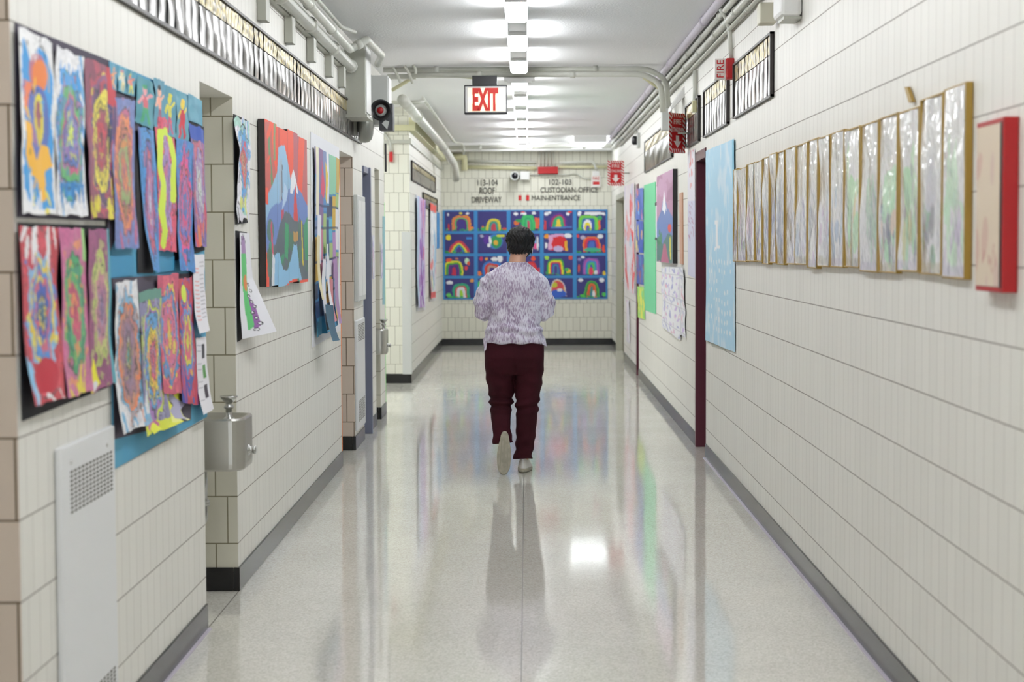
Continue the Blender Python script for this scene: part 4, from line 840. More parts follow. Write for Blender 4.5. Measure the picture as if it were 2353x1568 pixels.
# ledges and big pipe on the far left wall
struct('trim_9', MB().box((XL, F0-.02, 2.62), (XL+.02, YF, 2.68)).box((-3.4, F0-.03, 2.62), (XL+.02, F0, 2.66)), M['pipe_grey'])
struct('reflection_line_left0', MB().box((XL, F0-.02, 2.76), (XL+.07, YF, 2.9)).box((-3.4, F0-.07, 2.76), (XL+.07, F0, 2.82)), M['cream'])
pipe_thing([(-1.12, 16.1, 2.83), (-1.12, 18.2, 2.83), (-1.12, 23.6, 2.83), (-1.0, 24.6, 2.62), (-.985, 24.8, 2.42)], .05, M['pipe'], 'thick white pipe bending downward near the far left corner', 'ceiling_pipe', straps=[1.0, 2.1], rad=.1)
pipe_thing([(-1.02, 17.5, 2.96), (-1.02, 25.2, 2.96), (-.9, 25.3, 2.94), (-.9, 25.4, 2.8)], .016, M['pipe'], 'thin conduit along the ceiling above the far left wall', straps=[.3,.6,.9])
pipe_thing([(-2.6, 17.3, 2.9), (-1.05, 17.3, 2.9), (-1.02, 17.6, 2.94)], .02, M['pipe_grey'], 'short grey conduit leaving the side passage behind the black horn')

# conduits across the hall
YX = 14.95
pipe_thing([(-1.2, YX, 2.985), (1.02, YX, 2.985), (1.17, YX+.02, 2.90), (1.19, YX+.03, 2.66)], .022, M['pipe'], 'upper of the two white conduits crossing the ceiling behind the exit sign', rad=.14, straps=[.2,.5,.8])
pipe_thing([(-.98, YX-.05, 2.937), (.97, YX-.05, 2.937), (1.12, YX-.05, 2.86), (1.14, YX-.05, 2.62)], .024, M['pipe'], 'lower of the two white conduits crossing the ceiling behind the exit sign', rad=.14, straps=[.3,.7])
pipe_thing([PY(900,208,YX+.14), PY(968,167,YX+.14), PY(1086,178,YX+.14)], .015, M['cream'], 'yellowed conduit rising from the left wall and running to the exit sign', rad=.03)
pipe_thing([PY(1450,158,YX+.16), PY(1470,170,YX+.16), PY(1518,205,YX+.16)], .017, M['cream'], 'yellowed slanting conduit at the right end of the crossing conduits')
for i, (x, y, x2, y2) in enumerate(((902,155,920,190), (930,152,948,192), (950,150,955,170))):
    pipe_thing([PY(x,y,YX-.14), PY((x+x2)/2+3,(y+y2)/2,YX-.14), PY(x2,y2,YX-.14)], .012, M['pipe'], ['short hooked conduit nearest the left wall under the crossing conduits', 'second short hooked conduit, longest of the three, under the crossing conduits', 'third short hooked conduit, shortest, under the crossing conduits'][i], group='short hooked conduits')
tag(MB().box((-1.17, YX+.04, 2.915), (-.93, YX+.10, 2.955)).build('conduit_channel', M['pipe']), 'pale channel holding the conduits at the left end of the crossing', 'channel')
tag(MB().box((-.19, YX-.08, 2.882), (.07, YX-.02, 2.911)).box((-.16, YX-.075, 2.868), (.04, YX-.02, 2.883)).build('channel_cover', M['white'], bevel=.003), 'pale cover under the raceway where the conduits cross', 'channel')

# ================================================================== RIGHT WALL
# framed laminated prints, nearest last
edges_px = [1692,1702,1723,1742,1760,1776,1793,1812,1838,1865,1890,1919,1951,1988,2031,2076,2126,2181,2236]
tops = [386,384,380,374,364,358,349,341,334,324,316,307,297,287,271,258,238,216,194]
def rz(px, py): return Rr(px, py).z
desc = ['dark violet and brown', 'pale pink with a light green edge', 'white with pink streaks', 'blue lower half, small yellow corner', 'grey over pale blue, between two blue ones', 'slate and blue lower half', 'slate lower half beside the thick dark gap', 'white with a brown face shape and yellow spot', 'white with faint blue stripe',
        'white with a grey blue left edge', 'white with a slanting violet streak', 'white with a blue base', 'bright green middle with yellow flecks', 'grey with dark green left edge', 'green middle with navy marks at the bottom', 'green patch with yellow and black marks, stub of wood above', 'grey block near the bottom, shiny cellophane top', 'pale green streak, lilac edge, beside the red box frame']
pals = [['6c6488','8a7070','5a5a80'],['dcc4dc','c8e8a8','cfaed8'],['e8e0ec','d8a8c0','d0b8dc'],['8890b8','5c78b8','d8d080'],['c4ccdc','98a8cc','9a90c0'],['8c90ac','7088c0','a090c0'],['7c84a0','98a0b8','6c7ca8'],['e0dce8','7c7468','d8c070'],['e0e0e8','a8b8d0','c8c0dc'],['d8dae0','8894a8','c0a8d0'],['dcdce6','c8a8d0','b0c8e0'],['d8dae4','88a8c8','98b0d0'],['a0dca0','c8b850','a8e8b0'],['88b898','64947c','c0c4c4'],['9cdca8','3c4468','d8b8a0'],['9cdca0','b8b860','5c5c78'],['c0c2cc','808088','60a070'],['b8e4bc','c8b4d8','a8c8a8']]
for i in range(18):
    ya, yb = Rr(edges_px[i+1], 500).y+.006, Rr(edges_px[i], 500).y-.006     # near edge, far edge
    if i == 7: yb -= .03
    r = random.Random(200+i); zt = rz(edges_px[i+1], tops[i+1])+r.uniform(-.008,.008); zb = rz(edges_px[i+1], 600+ (40)*(edges_px[i+1]-1702)/533.)+r.uniform(-.008,.008)
    t = empty('framed_print', (XR, (ya+yb)/2, zb), 'gold framed print, '+desc[i], 'framed print', 'row of gold framed prints on the right wall')
    fr = MB(); fw_ = .012; d = .022
    fr.box((XR-d, ya, zb), (XR-.001, ya+fw_, zt)).box((XR-d, yb-fw_, zb), (XR-.001, yb, zt)).box((XR-d, ya+fw_, zb), (XR-.001, yb-fw_, zb+.006)).box((XR-d, ya+fw_, zt-.006), (XR-.001, yb-fw_, zt))
    fr.build('frame', M['gold'], t, bevel=.0015)
    c = Cv(26, 60, 'e2e2e4', .5, .06, 4, 210+i); c.dabs(6, ['c8c8ca','e6e6e8','bcbcc0'], .3,.08,(0,0,1,.45)); P = pals[i]
    c.dabs(12, [P[0], P[0], 'dcdce0'], .28,.12,(.1,.45,.95,.85)); c.dabs(5, [P[1]], .12,.08,(.1,.5,.9,.9)); c.dabs(4, [P[2]], .10,.06,(.1,.4,.9,.95)); c.rect(0,.94,1,1,'b8acc8' if i % 2 else 'a89c6c', .6)
    if 12 <= i: c.ell(.45,.5,.22,.16,P[0]); c.ell(.55,.72,.08,.1,P[1])
    c.a = c.a*.75+np.array(lin('dededf'))*.25
    sheet('print', c, [(XR-.012, yb-fw_, zt-.006), (XR-.012, ya+fw_, zt-.006), (XR-.012, ya+fw_, zb+.006), (XR-.012, yb-fw_, zb+.006)], NR, M['laminate'], bulge=.012, seed=i, parent=t)
tag(MB().prism([Rr(2086,200,.004), Rr(2092,200,.004), Rr(2104,234,.004), Rr(2096,236,.004)], NR*.012).build('wooden_stick', M['gold']), 'short slanting wooden stick above the row of framed prints', 'stick')
# red box frame
ya, yb = 4.587, 4.863; zt, zb = Rr(2325,272).z, Rr(2325,672).z
t = empty('red_box_frame', (XR, (ya+yb)/2, zb), 'thick red box frame with a beige paper front, nearest on the right wall', 'box frame')
fr = MB(); d = .040; fw_ = .014
fr.box((XR-d, ya, zb), (XR-.001, ya+fw_, zt)).box((XR-d, yb-fw_, zb), (XR-.001, yb, zt)).box((XR-d, ya+fw_, zb), (XR-.001, yb-fw_, zb+fw_)).box((XR-d, ya+fw_, zt-fw_), (XR-.001, yb-fw_, zt)).box((XR-.02, ya+fw_, zb+fw_), (XR-.001, yb-fw_, zt-fw_))
fr.build('frame', M['red'], t, bevel=.002)
MB().box((XR-d-.0016, ya+.014, zb+.012), (XR-d-.0003, ya+.03, zt-.012)).build('gap_shadow', M['dark'], t)  # dark strip standing in for the shadow gap beside the paper front
c = Cv(40, 60, 'd9c8b2', .8, .08, 3, 301); c.dabs(7, ['d2b8ac','cfae9f','dccdb8'], .12,.1); c.dabs(6, ['c08a80'], .06,.02,(.2,.75,.9,.88))
sheet('paper_front', c, [(XR-d-.001, yb-.012, zt-.014), (XR-d-.001, ya+.03, zt-.014), (XR-d-.001, ya+.03, zb+.014), (XR-d-.001, yb-.012, zb+.014)], NR, M['canvas'], parent=t)
# cloud poster
c = Cv(110, 150, 'b0d8ee', 1.4, .03, 6, 310)
cl = vnoise(c.u*1.6, c.v*1.2, 9, 311)*.6+vnoise(c.u*3, c.v*2.4, 9, 312)*.4; k = np.clip((cl-.5)*4, 0, 1)[..., None]*.6; c.a = c.a*(1-k)+np.array(lin('dfeaf4'))*k
c.rect(.93,0,1,.25,'7cc0dc'); c.rect(.42,.36,.47,.50,'eef0f6'); c.rect(.37,.36,.47,.375,'eef0f6'); c.rect(.36,.49,.54,.505,'eef0f6')
r = np.random.RandomState(9)
for row in range(8):
    y = .56+.05*row
    for q in range(9):
        if r.rand() < .7: c.rect(.12+.09*q, y, .12+.09*q+.04, y+.022, 'e6eef6', .8)
tag(sheet('cloud_poster', c, q4(Rr, (1624,347),(1689,319),(1690,810),(1624,782), .004), NR, M['paint'], bulge=.012), 'tall sky blue poster with white clouds next to the maroon door frame', 'poster')
tag(board('tape_piece', q4(Rr, (1634,786),(1668,795),(1666,806),(1636,796), .001), NR, .002, M['pipe_grey']), 'grey strip of paper showing under the cloud poster', 'paper strip')

# wall between the two maroon doors
c = Cv(14, 100, 'e2dee6', .2, seed=321); c.dabs(6, ['e06a6a'], .3,.02,(.2,.02,.8,.3))
for y in (.50,.57,.68): c.dabs(5, ['b03060'], .16,.008,(.1,y,.9,y+.006))
c.rect(0,.4,1,1,'b8bcdc',.5)
tag(sheet('poster', c, q4(Rr, (1580,350),(1597,342),(1598,640),(1581,632), .004), NR), 'narrow white poster with red and magenta lettering beside the near maroon frame', 'poster')
tag(board('framed_strip', q4(Rr, (1564,445),(1570,442),(1571,608),(1565,606), .001), NR, .012, mat('tan_strip', 'c99c82', .5)), 'narrow tan brown framed strip right of the snowy mountain painting', 'framed strip')
t = empty('mountain_painting', Rr(1540, 600), 'pink and blue painting of a snow capped mountain with a black side edge', 'painting')
a, b = Rr(1519,500), Rr(1557,500); zt, zb = rz(1557,388), rz(1557,606)
MB().box((XR-.04, b.y, zb), (XR-.002, a.y, zt)).build('canvas_frame', M['dark'], t)
c = Cv(60, 90, 'b88aa8', .9, .03, 6, 331); c.dabs(8, ['c49ab8','a87898'], .08,.3,(0,0,1,.3),(1.4,1.7))
c.poly([(.0,.55),(.3,.42),(.5,.22),(.7,.4),(1,.5),(1,1),(0,1)], '6c84bc'); c.poly([(.36,.42),(.5,.18),(.66,.44),(.6,.4),(.54,.48),(.46,.42)], 'eceef2'); c.poly([(0,.72),(.4,.8),(.7,.68),(1,.7),(1,1),(0,1)], '4f7a74'); c.poly([(.45,.8),(.6,.8),(.8,1),(.3,1)], 'b0607c')
c.ell(.82,.62,.1,.05,'e05040'); c.line([(.85,.75),(.88,.93)], .03, 'e8d840'); c.dabs(5, ['488a60'], .05,.1,(.05,.55,.3,.9),(1.4,1.7))
sheet('painted_face', c, [(XR-.0402, a.y, zt), (XR-.0402, b.y, zt), (XR-.0402, b.y, zb), (XR-.0402, a.y, zb)], NR, M['canvas'], parent=t)
c = Cv(50, 80, 'e6e6ea', .9, seed=341)
for k in range(6):
    for j in range(9):
        c.dabs(2, ['c8b0dc','e0b0c0','a8a8d0','c8c8d8'], .05,.02,(k/6+.02,j/9+.02,k/6+.13,j/9+.09)); 
    c.line([(k/6,0),(k/6,1)], .004, 'c0c0c8')
for j in range(9): c.line([(0,j/9),(1,j/9)], .004, 'c4c4cc')
c.mask = ~((c.u > .8) & (c.v > .93)); c.mask &= ~((c.v < .03) & (c.u < .2))
tag(sheet('crayon_sheet', c, q4(Rr, (1522,612),(1572,615),(1578,792),(1525,752), .006), NR, bulge=.02, edge=.05), 'large white sheet of small crayon drawings below the snowy mountain painting', 'drawing')
tag(board('green_sheet', q4(Rr, (1481,426),(1507,418),(1508,722),(1481,712), .001), NR, .006, M['green']), 'plain mint green sheet on the wall between the two maroon frames', 'sheet of paper')
t = empty('clipboard', Rr(1512, 510), 'white clipboard with black clips between the green sheet and the mountain painting', 'clipboard')
MB().prism(q4(Rr, (1509,470),(1516,466),(1516,548),(1509,546), .002), NR*.01).build('board', M['paper'], t)
MB().prism(q4(Rr, (1508,466),(1517,462),(1517,470),(1508,473), .002), NR*.014).build('clip', M['dark'], t); MB().prism(q4(Rr, (1508,546),(1517,548),(1517,554),(1508,551), .002), NR*.014).build('clip', M['dark'], t)
for i, (lab, quad, bg, cs) in enumerate((
    ('small painting in sky blue and orange, topmost beside the green sheet', ((1462,434),(1479,432),(1479,506),(1462,506)), '5a78c8', ['8cc8f0','e08850','3f60b8','c87890']),
    ('small painting with yellow and peach strokes under a dark blue top, beside the green sheet', ((1463,508),(1479,508),(1479,582),(1463,580)), '4a68c0', ['e8d870','e0b070','e8a880','3858b8']),
    ('small dark blue and brown painting, third beside the green sheet', ((1463,584),(1480,586),(1480,655),(1465,652)), '4a60b0', ['3a58b0','7a5a88','5a8ac0','a06070']),
    ('lime green and yellow painting, lowest beside the green sheet', ((1465,658),(1480,660),(1483,735),(1467,730)), 'a8dc6c', ['e8e860','88d890','60c880']))):
    c = Cv(20, 50, bg, .4, .05, 5, 350+i); c.dabs(14, cs, .22,.1, ang=(1.2,1.9))
    tag(sheet('small_painting', c, q4(Rr, *quad, .005), NR, bulge=.008, edge=.05), lab, 'painting', 'column of small paintings')
c = Cv(26, 80, 'e4dce0', .4, .05, 5, 361); c.dabs(26, ['e8706c','e04848','f0e8ec','c8c0d8','e8a8a8','b8d0e0'], .16,.05); c.dabs(8, ['e84040'], .12,.05,(.6,.2,.95,.9))
tag(sheet('valentine_poster', c, q4(Rr, (1436,428),(1459,420),(1459,680),(1437,660), .005), NR, bulge=.012), 'white and red paper poster left of the farther maroon frame', 'poster')
c = Cv(10, 40, 'e4e2e8', .4, seed=362); c.dabs(8, ['e0a0b8','90b8d0','f0f0f4'], .3,.05)
tag(sheet('paper_garland', c, q4(Rr, (1441,690),(1447,690),(1448,790),(1442,785), .005), NR, bulge=.02), 'thin pale paper strip hanging under the white and red poster', 'paper strip')
c = Cv(10, 60, 'd8643c', .3, .1, 6, 363); c.dabs(14, ['a83828','e88850','3c3030','e86a3c'], .3,.03)
v0 = PY(1428, 555, J3-.06)
tag(sheet('paper_garland', c, [PY(1424.5,555,J3-.03), PY(1431,555,J3-.03), PY(1431,655,J3-.03), PY(1423,655,J3-.03)], NF, bulge=.03), 'orange and brown hanging garland in the grey far doorway', 'garland')

# fire extinguisher signs
def ext_sign(p, ang, lab, w=.205, h=.31):
    t = empty('fire_sign', p, lab, 'sign', 'red and white striped fire signs')
    r = Vector((math.cos(ang), math.sin(ang), 0)); nrm = Vector((r.y, -r.x, 0)); u = Vector((0,0,1)); P = Vector(p)
    o = P-r*w/2
    MB().prism([o, o+r*w, o+r*w+u*h, o+u*h], -nrm*.004).build('plate', M['signwhite'], t)
    st = MB()
    bw = .034
    q = lambda a, b: o+r*a+u*b+nrm*.0012
    n = 9
    for i in range(n):     # slanting red bars of the border
        y = (i+.15)*h/n
        for x in (0, w-bw): st.prism([q(x, y+.020), q(x+bw, y-.004), q(x+bw, y+.012), q(x, y+.036)], nrm*.001)
    for i in range(5):
        x = bw+(i+.1)*(w-2*bw)/5
        for y in (0, h-bw): st.prism([q(x, y+bw), q(x+.014, y), q(x+.028, y), q(x+.014, y+bw)], nrm*.001)
    st.build('border_stripes', M['redlt'], t)
    MB().prism([q(bw, bw), q(w-bw, bw), q(w-bw, h-bw), q(bw, h-bw)], nrm*.001).build('red_field', M['redlt'], t)
    q2 = lambda a, b: o+r*a+u*b+nrm*.003
    tx = MB(); text_mb(tx, 'FIRE', q2(w*.27, h*.72), r, u, nrm, w*.46, h*.13, .001); text_mb(tx, 'EXTINGUISHER', q2(w*.12, h*.53), r, u, nrm, w*.76, h*.11, .001)
    tx.build('lettering', M['signwhite'], t)
    c = w/2
    MB().prism([q2(c-.02, h*.44), q2(c-.02, h*.30), q2(c-.05, h*.30), q2(c, h*.13), q2(c+.05, h*.30), q2(c+.02, h*.30), q2(c+.02, h*.44)], nrm*.001).build('arrow', M['signwhite'], t)
    m0 = P+u*h*.5; MB().tube([m0-nrm*.012, Vector((XR+.0, (m0-nrm*.012).y, m0.z))], .008).build('arm', M['pipe_grey'], t, smooth=True)
    return t
p = PY(1415, 427, 22.0); ext_sign(p, 0, 'red and white striped fire sign with a down arrow, farther one facing the camera')
p = PY(1556, 352, 13.9); ext_sign(p, math.radians(48), 'red and white striped fire sign with a down arrow, nearer one above the maroon door')
p = PY(1589, 352, 13.9); 
# alarm box high on the right
a, b = PY(1642,182,10.9), PY(1687,134,10.9)
t = empty('alarm_strobe', ((a.x+b.x)/2, 10.9, a.z), 'red sided fire alarm box with white face at the end of a vertical conduit', 'alarm')
MB().box((a.x+.07, 10.88, a.z), (b.x, 10.98, b.z)).build('housing', M['red'], t, bevel=.005)
MB().box((a.x+.0, 10.90, a.z), (a.x+.07, 10.97, b.z)).build('face', M['signwhite'], t, bevel=.003)
tx = MB(); text_mb(tx, 'FIRE', (a.x+.055, 10.899, a.z+.01), (0,0,1), (-1,0,0), (0,-1,0), b.z-a.z-.02, .042, .002); tx.build('lettering', M['redlt'], t)
pipe_thing([PY(1680,134,10.93), PY(1677,70,10.93), PY(1668,40,10.93), PY(1655,20,10.93)], .014, M['pipe'], 'curved conduit coming down to the red sided alarm box', rad=.1)
# boxes at the top right
v = PY(1760,57,9.0)
t = empty('wall_speaker', v, 'small beige box speaker high on the near right wall', 'speaker')
a, b = PY(1743,56,9.0), PY(1772,8,9.0)
MB().box((a.x, 8.95, a.z), (b.x+.02, 9.07, b.z)).build('housing', mat('beige_box', 'c9c6b4', .5), t, bevel=.006); MB().box((b.x+.02, 8.98, b.z-.06), (XR, 9.04, b.z-.02)).build('arm', M['pipe_grey'], t)
a, b = PY(1786,42,8.3), PY(1838,-10,8.3)
t = empty('emergency_light', ((a.x+b.x)/2, 8.3, a.z), 'white emergency light housing cut off by the top edge at right', 'emergency light')
MB().box((a.x, 8.2, a.z), (XR-.001, 8.45, b.z+.1)).build('housing', M['white'], t, bevel=.02); MB().box((a.x+.02, 8.22, a.z-.012), (XR-.002, 8.42, a.z)).build('base', M['pipe_grey'], t)
# conduits along the top of the right wall
pipe_thing([(1.17, -2, 2.985), (1.17, 25.5, 2.985)], .028, M['lilac'], 'lilac tinted pipe in the corner between ceiling and right wall', straps=[.5,.6,.7,.8,.9])
st = [.36,.4,.44,.48,.52,.56,.6,.64,.7,.76,.82,.9]
pipe_thing([(1.215, -2, 2.945), (1.215, 25.5, 2.945)], .02, M['pipe'], 'second pipe below the lilac one along the right wall', straps=st)
pipe_thing([(1.235, -2, 2.885), (1.235, 25.5, 2.885)], .024, M['pipe'], 'third pipe down along the top of the right wall', straps=[s+.015 for s in st])
pipe_thing([(1.24, 4, 2.83), (1.24, 24, 2.83)], .014, M['pipe_grey'], 'lowest thin conduit along the top of the right wall', straps=[.3,.5,.7])
for i, (px, y0, y1, Y) in enumerate(((1607,120,255,13.2), (1485,185,310,20.3), (1672,60,120,11.0))):
    if i == 2: continue
    a, b = PY(px, y0, Y), PY(px, y1, Y); x = min(a.x, XR-.02)
    t = empty('conduit', (x, Y, b.z), ['vertical white conduit ending in a small box above the near maroon door', 'vertical grey conduit high on the right wall near the black lens'][i], 'pipe')
    MB().tube([(x, Y, min(a.z, 2.80)), (x, Y, b.z)], .018).build('pipe', M['pipe'], t, smooth=True)
    if i == 0: MB().box((x-.024, Y-.03, b.z-.01), (x+.02, Y+.03, b.z+.075)).build('box', M['cream'], t, bevel=.004)
# slanted lamp cover and box
a = PY(1531,300,15.2); b = PY(1531,238,15.2)
tag(MB().box((a.x-.04, 15.15, a.z), (a.x+.045, 15.3, b.z)).build('conduit_box', M['wallgrey'], bevel=.006), 'pale grey box under the bend of the crossing conduits on the right', 'metal box')
a, b = PY(1541,255,14.3), PY(1597,197,14.3)
tag(MB().prism([a, (b.x, 14.3, b.z), (b.x, 14.3, b.z+.12), (a.x, 14.3, a.z+.035)], (0,.25,0)).build('light_hood', M['white'], bevel=.006), 'white slanted hood sticking out above the near fire sign', 'light hood')
t = empty('security_camera', PY(1460,322,20.0), 'grey box camera with a dark lens high on the right wall', 'security camera')
a, b = PY(1463,340,20.0), PY(1484,306,20.0)
MB().box((a.x, 19.9, a.z), (b.x+.02, 20.1, b.z)).build('housing', M['wallgrey'], t, bevel=.008)
MB().lathe((a.x, 20.0, (a.z+b.z)/2), (-1,-.4,0), [(0,.05),(.04,.05),(.05,.03),(.052,0)], 20).build('lens', M['dark'], t, smooth=True)

# ================================================================== THE WALKER
YP = 11.83; S_ = 344.4
def W(px, py, dy=0.0): return Vector(((px-1211)/S_, YP+dy, EYE+(559-py)/S_))
class Loft:
    """closed tube of elliptical rings; sections: (centre, rx, ry, exponent)"""
    def __init__(s, mb, secs, axis='z', n=28, m=0):
        rings = []
        for k, sct in enumerate(secs):
            c, rx, ry = Vector(sct[0]), sct[1], sct[2]; e = sct[3] if len(sct) > 3 else 2.0
            if axis == 'z': t = Vector((0,0,1)); a = Vector((1,0,0)); b = Vector((0,1,0))
            else:
                p0 = Vector(secs[max(k-1,0)][0]); p1 = Vector(secs[min(k+1,len(secs)-1)][0]); t = (p1-p0).normalized()
                a = Vector((1,0,0)); a = (a-t*a.dot(t)).normalized(); b = t.cross(a)
            R_ = []
            for i in range(n):
                th = 2*PI*i/n; cx, sx = math.cos(th), math.sin(th)
                R_.append(c+a*rx*math.copysign(abs(cx)**(2/e), cx)+b*ry*math.copysign(abs(sx)**(2/e), sx))
            rings.append(R_)
        vs = [p for r in rings for p in r]
        fs = [(i*n+k, i*n+(k+1) % n, (i+1)*n+(k+1) % n, (i+1)*n+k) for i in range(len(rings)-1) for k in range(n)]
        fs += [tuple(range(n-1, -1, -1)), tuple(range((len(rings)-1)*n, len(rings)*n))]
        mb.add(vs, fs, m)
def ellipsoid(mb, c, rx, ry, rz, n=20, k=12):
    vs = []; c = Vector(c)
    for j in range(k+1):
        ph = -PI/2+PI*j/k
        for i in range(n): th = 2*PI*i/n; vs.append(c+Vector((rx*math.cos(ph)*math.cos(th), ry*math.cos(ph)*math.sin(th), rz*math.sin(ph))))
    mb.add(vs, [(j*n+i, j*n+(i+1) % n, (j+1)*n+(i+1) % n, (j+1)*n+i) for j in range(k) for i in range(n)])
def fuse(mb, name, m, parent, voxel=.008, smooth=6, fold=None):
    o = mb.build('tmp', m, None, smooth=True, origin=(0,0,0))
    r = o.modifiers.new('r', 'REMESH'); r.mode = 'VOXEL'; r.voxel_size = voxel; r.use_smooth_shade = True
    s = o.modifiers.new('s', 'SMOOTH'); s.factor = .5; s.iterations = smooth
    bpy.context.view_layer.update(); dg = bpy.context.evaluated_depsgraph_get(); me = bpy.data.meshes.new_from_object(o.evaluated_get(dg))
    old = o.data; bpy.data.objects.remove(o); bpy.data.meshes.remove(old)
    n = len(me.vertices); co = np.zeros(n*3, np.float32); no = np.zeros(n*3, np.float32); me.vertices.foreach_get('co', co); me.vertices.foreach_get('normal', no)
    co = co.reshape(-1,3); no = no.reshape(-1,3)
    if fold is not None: co = co+no*fold(co, no)[:, None]
    if parent is not None: o0 = root_of(parent)
    else: o0 = Vector((-.088, YP, 0))
    co = co-np.array(o0); me.vertices.foreach_set('co', co.astype(np.float32).ravel())
    me.polygons.foreach_set('use_smooth', [True]*len(me.polygons)); me.name = name; me.update()
    me.materials.clear(); me.materials.append(m)
    ob = bpy.data.objects.new(name, me); C.objects.link(ob)
    if parent is not None: ob.parent = parent
    else: ob.location = o0
    return ob
skin = mat('skin', 'd0a088', .5, bump=(60, .1)); CX = -.088
HX, HY, HZ = -.047, YP+.045, 1.535      # head centre
SHX, SHY = .175, YP+.0
body = MB()
Loft(body, [((CX,YP,.80),.15,.10),((CX,YP,.95),.15,.10),((CX,YP+.01,1.10),.14,.09),((CX,YP,1.22),.155,.09),((CX+.005,YP,1.30),.15,.08),((CX+.012,YP+.0,1.365),.09,.06),((CX+.02,YP+.012,1.40),.058,.055),((CX+.028,YP+.03,1.45),.055,.055),((HX,HY-.005,1.49),.056,.06)])
ellipsoid(body, (HX, HY, HZ), .073, .088, .098); ellipsoid(body, (HX+.006, HY+.045, HZ-.06), .05, .05, .05)
ellipsoid(body, (HX+.005, HY+.092, HZ-.025), .012, .02, .02)                       # nose
for s in (-1, 1):
    ellipsoid(body, (HX+s*.078, HY-.002, HZ-.03), .011, .018, .032)                # ears
    ellipsoid(body, (HX+.004+s*.03, HY+.078, HZ+.002), .014, .012, .008)           # eyes
    hand = Vector((CX+s*.07, YP+.33, 1.10))
    Loft(body, [((CX+s*.14,YP,1.28),.05,.05),((CX+s*.185,YP-.00,1.20),.045,.045),((CX+s*.205,YP+.0,1.09),.038,.038),((CX+s*.20,YP+.06,1.065),.034,.034),((CX+s*.15,YP+.18,1.082),.03,.03),((CX+s*.10,YP+.27,1.095),.026,.024)], 'path', 18)
    Loft(body, [((CX+s*.11,YP+.26,1.095),.024,.026),((CX+s*.085,YP+.30,1.10),.03,.024),((CX+s*.065,YP+.345,1.105),.034,.02)], 'path', 14)
    for f in range(4):
        b0 = hand+Vector((s*(-.0)+.0, .015, .028-.019*f)); ln = (.07,.078,.072,.058)[f]
        d1 = Vector((-s*.5, .8, .1)).normalized(); d2 = Vector((-s*.95, .2, .15)).normalized()
        body.tube([b0-d1*.02, b0+d1*ln*.4, b0+d1*ln*.5+d2*ln*.25, b0+d1*ln*.45+d2*ln*.55], [.0095,.009,.0085,.007], 10)
    body.tube([hand+Vector((0,-.02,.03)), hand+Vector((-s*.025,.0,.055)), hand+Vector((-s*.04,.03,.066))], [.012,.0105,.008], 10)
# lower body in one surface with the rest
LH, RH = CX-.10, CX+.10
LK, RK = W(1150,925), W(1209,930)
legL = [((LH+.01,YP,.84),.085,.09),((LH,YP+.02,.68),.075,.08),((LK.x,YP+.05,LK.z),.055,.06),((W(1150,960).x,YP+.0,.39),.05,.055),((W(1153,1000).x,YP-.09,.265),.035,.04)]
legR = [((RH-.01,YP,.84),.085,.09),((RH-.005,YP+.0,.68),.075,.08),((RK.x,YP+.01,.46),.055,.06),((W(1205,985).x,YP-.0,.3),.048,.052),((W(1202,1050).x,YP-.0,.09),.035,.04)]
Loft(body, legL, 'path', 18); Loft(body, legR, 'path', 18)
Loft(body, [((W(1153,1000).x,YP-.095,.26),.03,.033),((W(1156,1020).x,YP-.115,.18),.032,.024),((W(1157,1050).x,YP-.128,.10),.034,.018),((W(1157,1070).x,YP-.133,.055),.028,.012)], 'path', 14)
Loft(body, [((W(1203,1050).x,YP-.01,.06),.024,.03),((W(1204,1070).x,YP+.06,.052),.024,.022),((W(1204,1070).x,YP+.13,.042),.024,.012)], 'path', 14)
person = fuse(body, 'person', skin, None, .007, 5)
tag(person, 'person walking away in a lavender sweater and maroon trousers, short black hair, head bowed', 'person')

# sweater
def sweater_mat():
    m = bpy.data.materials.new('lavender_knit'); m.use_nodes = True; nt = m.node_tree; N = nt.nodes; Lk = nt.links; b = N['Principled BSDF']
    g = N.new('ShaderNodeNewGeometry'); mp = N.new('ShaderNodeMapping'); mp.inputs['Rotation'].default_value = (0, math.radians(32), 0); mp.inputs['Scale'].default_value = (150, 30, 42)
    Lk.new(g.outputs['Position'], mp.inputs['Vector']); n = N.new('ShaderNodeTexNoise'); n.inputs['Scale'].default_value = 1.0; n.inputs['Detail'].default_value = 2; Lk.new(mp.outputs[0], n.inputs['Vector'])
    n2 = N.new('ShaderNodeTexNoise'); n2.inputs['Scale'].default_value = 11; Lk.new(g.outputs['Position'], n2.inputs['Vector'])
    ad = N.new('ShaderNodeMath'); ad.operation = 'MULTIPLY_ADD'; ad.inputs[1].default_value = .45; Lk.new(n2.outputs['Fac'], ad.inputs[0]); Lk.new(n.outputs['Fac'], ad.inputs[2])
    rp = N.new('ShaderNodeValToRGB'); e = rp.color_ramp.elements; e[0].position = .66; e[0].color = (*lin('dedae6'), 1); e[1].position = .92; e[1].color = (*lin('9a86a4'), 1)
    x = rp.color_ramp.elements.new(.78); x.color = (*lin('bdb0c6'), 1)
    Lk.new(ad.outputs[0], rp.inputs[0]); Lk.new(rp.outputs[0], b.inputs['Base Color']); b.inputs['Roughness'].default_value = .85; b.inputs['Sheen Weight'].default_value = .3
    bp = N.new('ShaderNodeBump'); bp.inputs['Strength'].default_value = .5; bp.inputs['Distance'].default_value = .004; Lk.new(n.outputs['Fac'], bp.inputs['Height']); Lk.new(bp.outputs['Normal'], b.inputs['Normal'])
    return m
sw = MB()
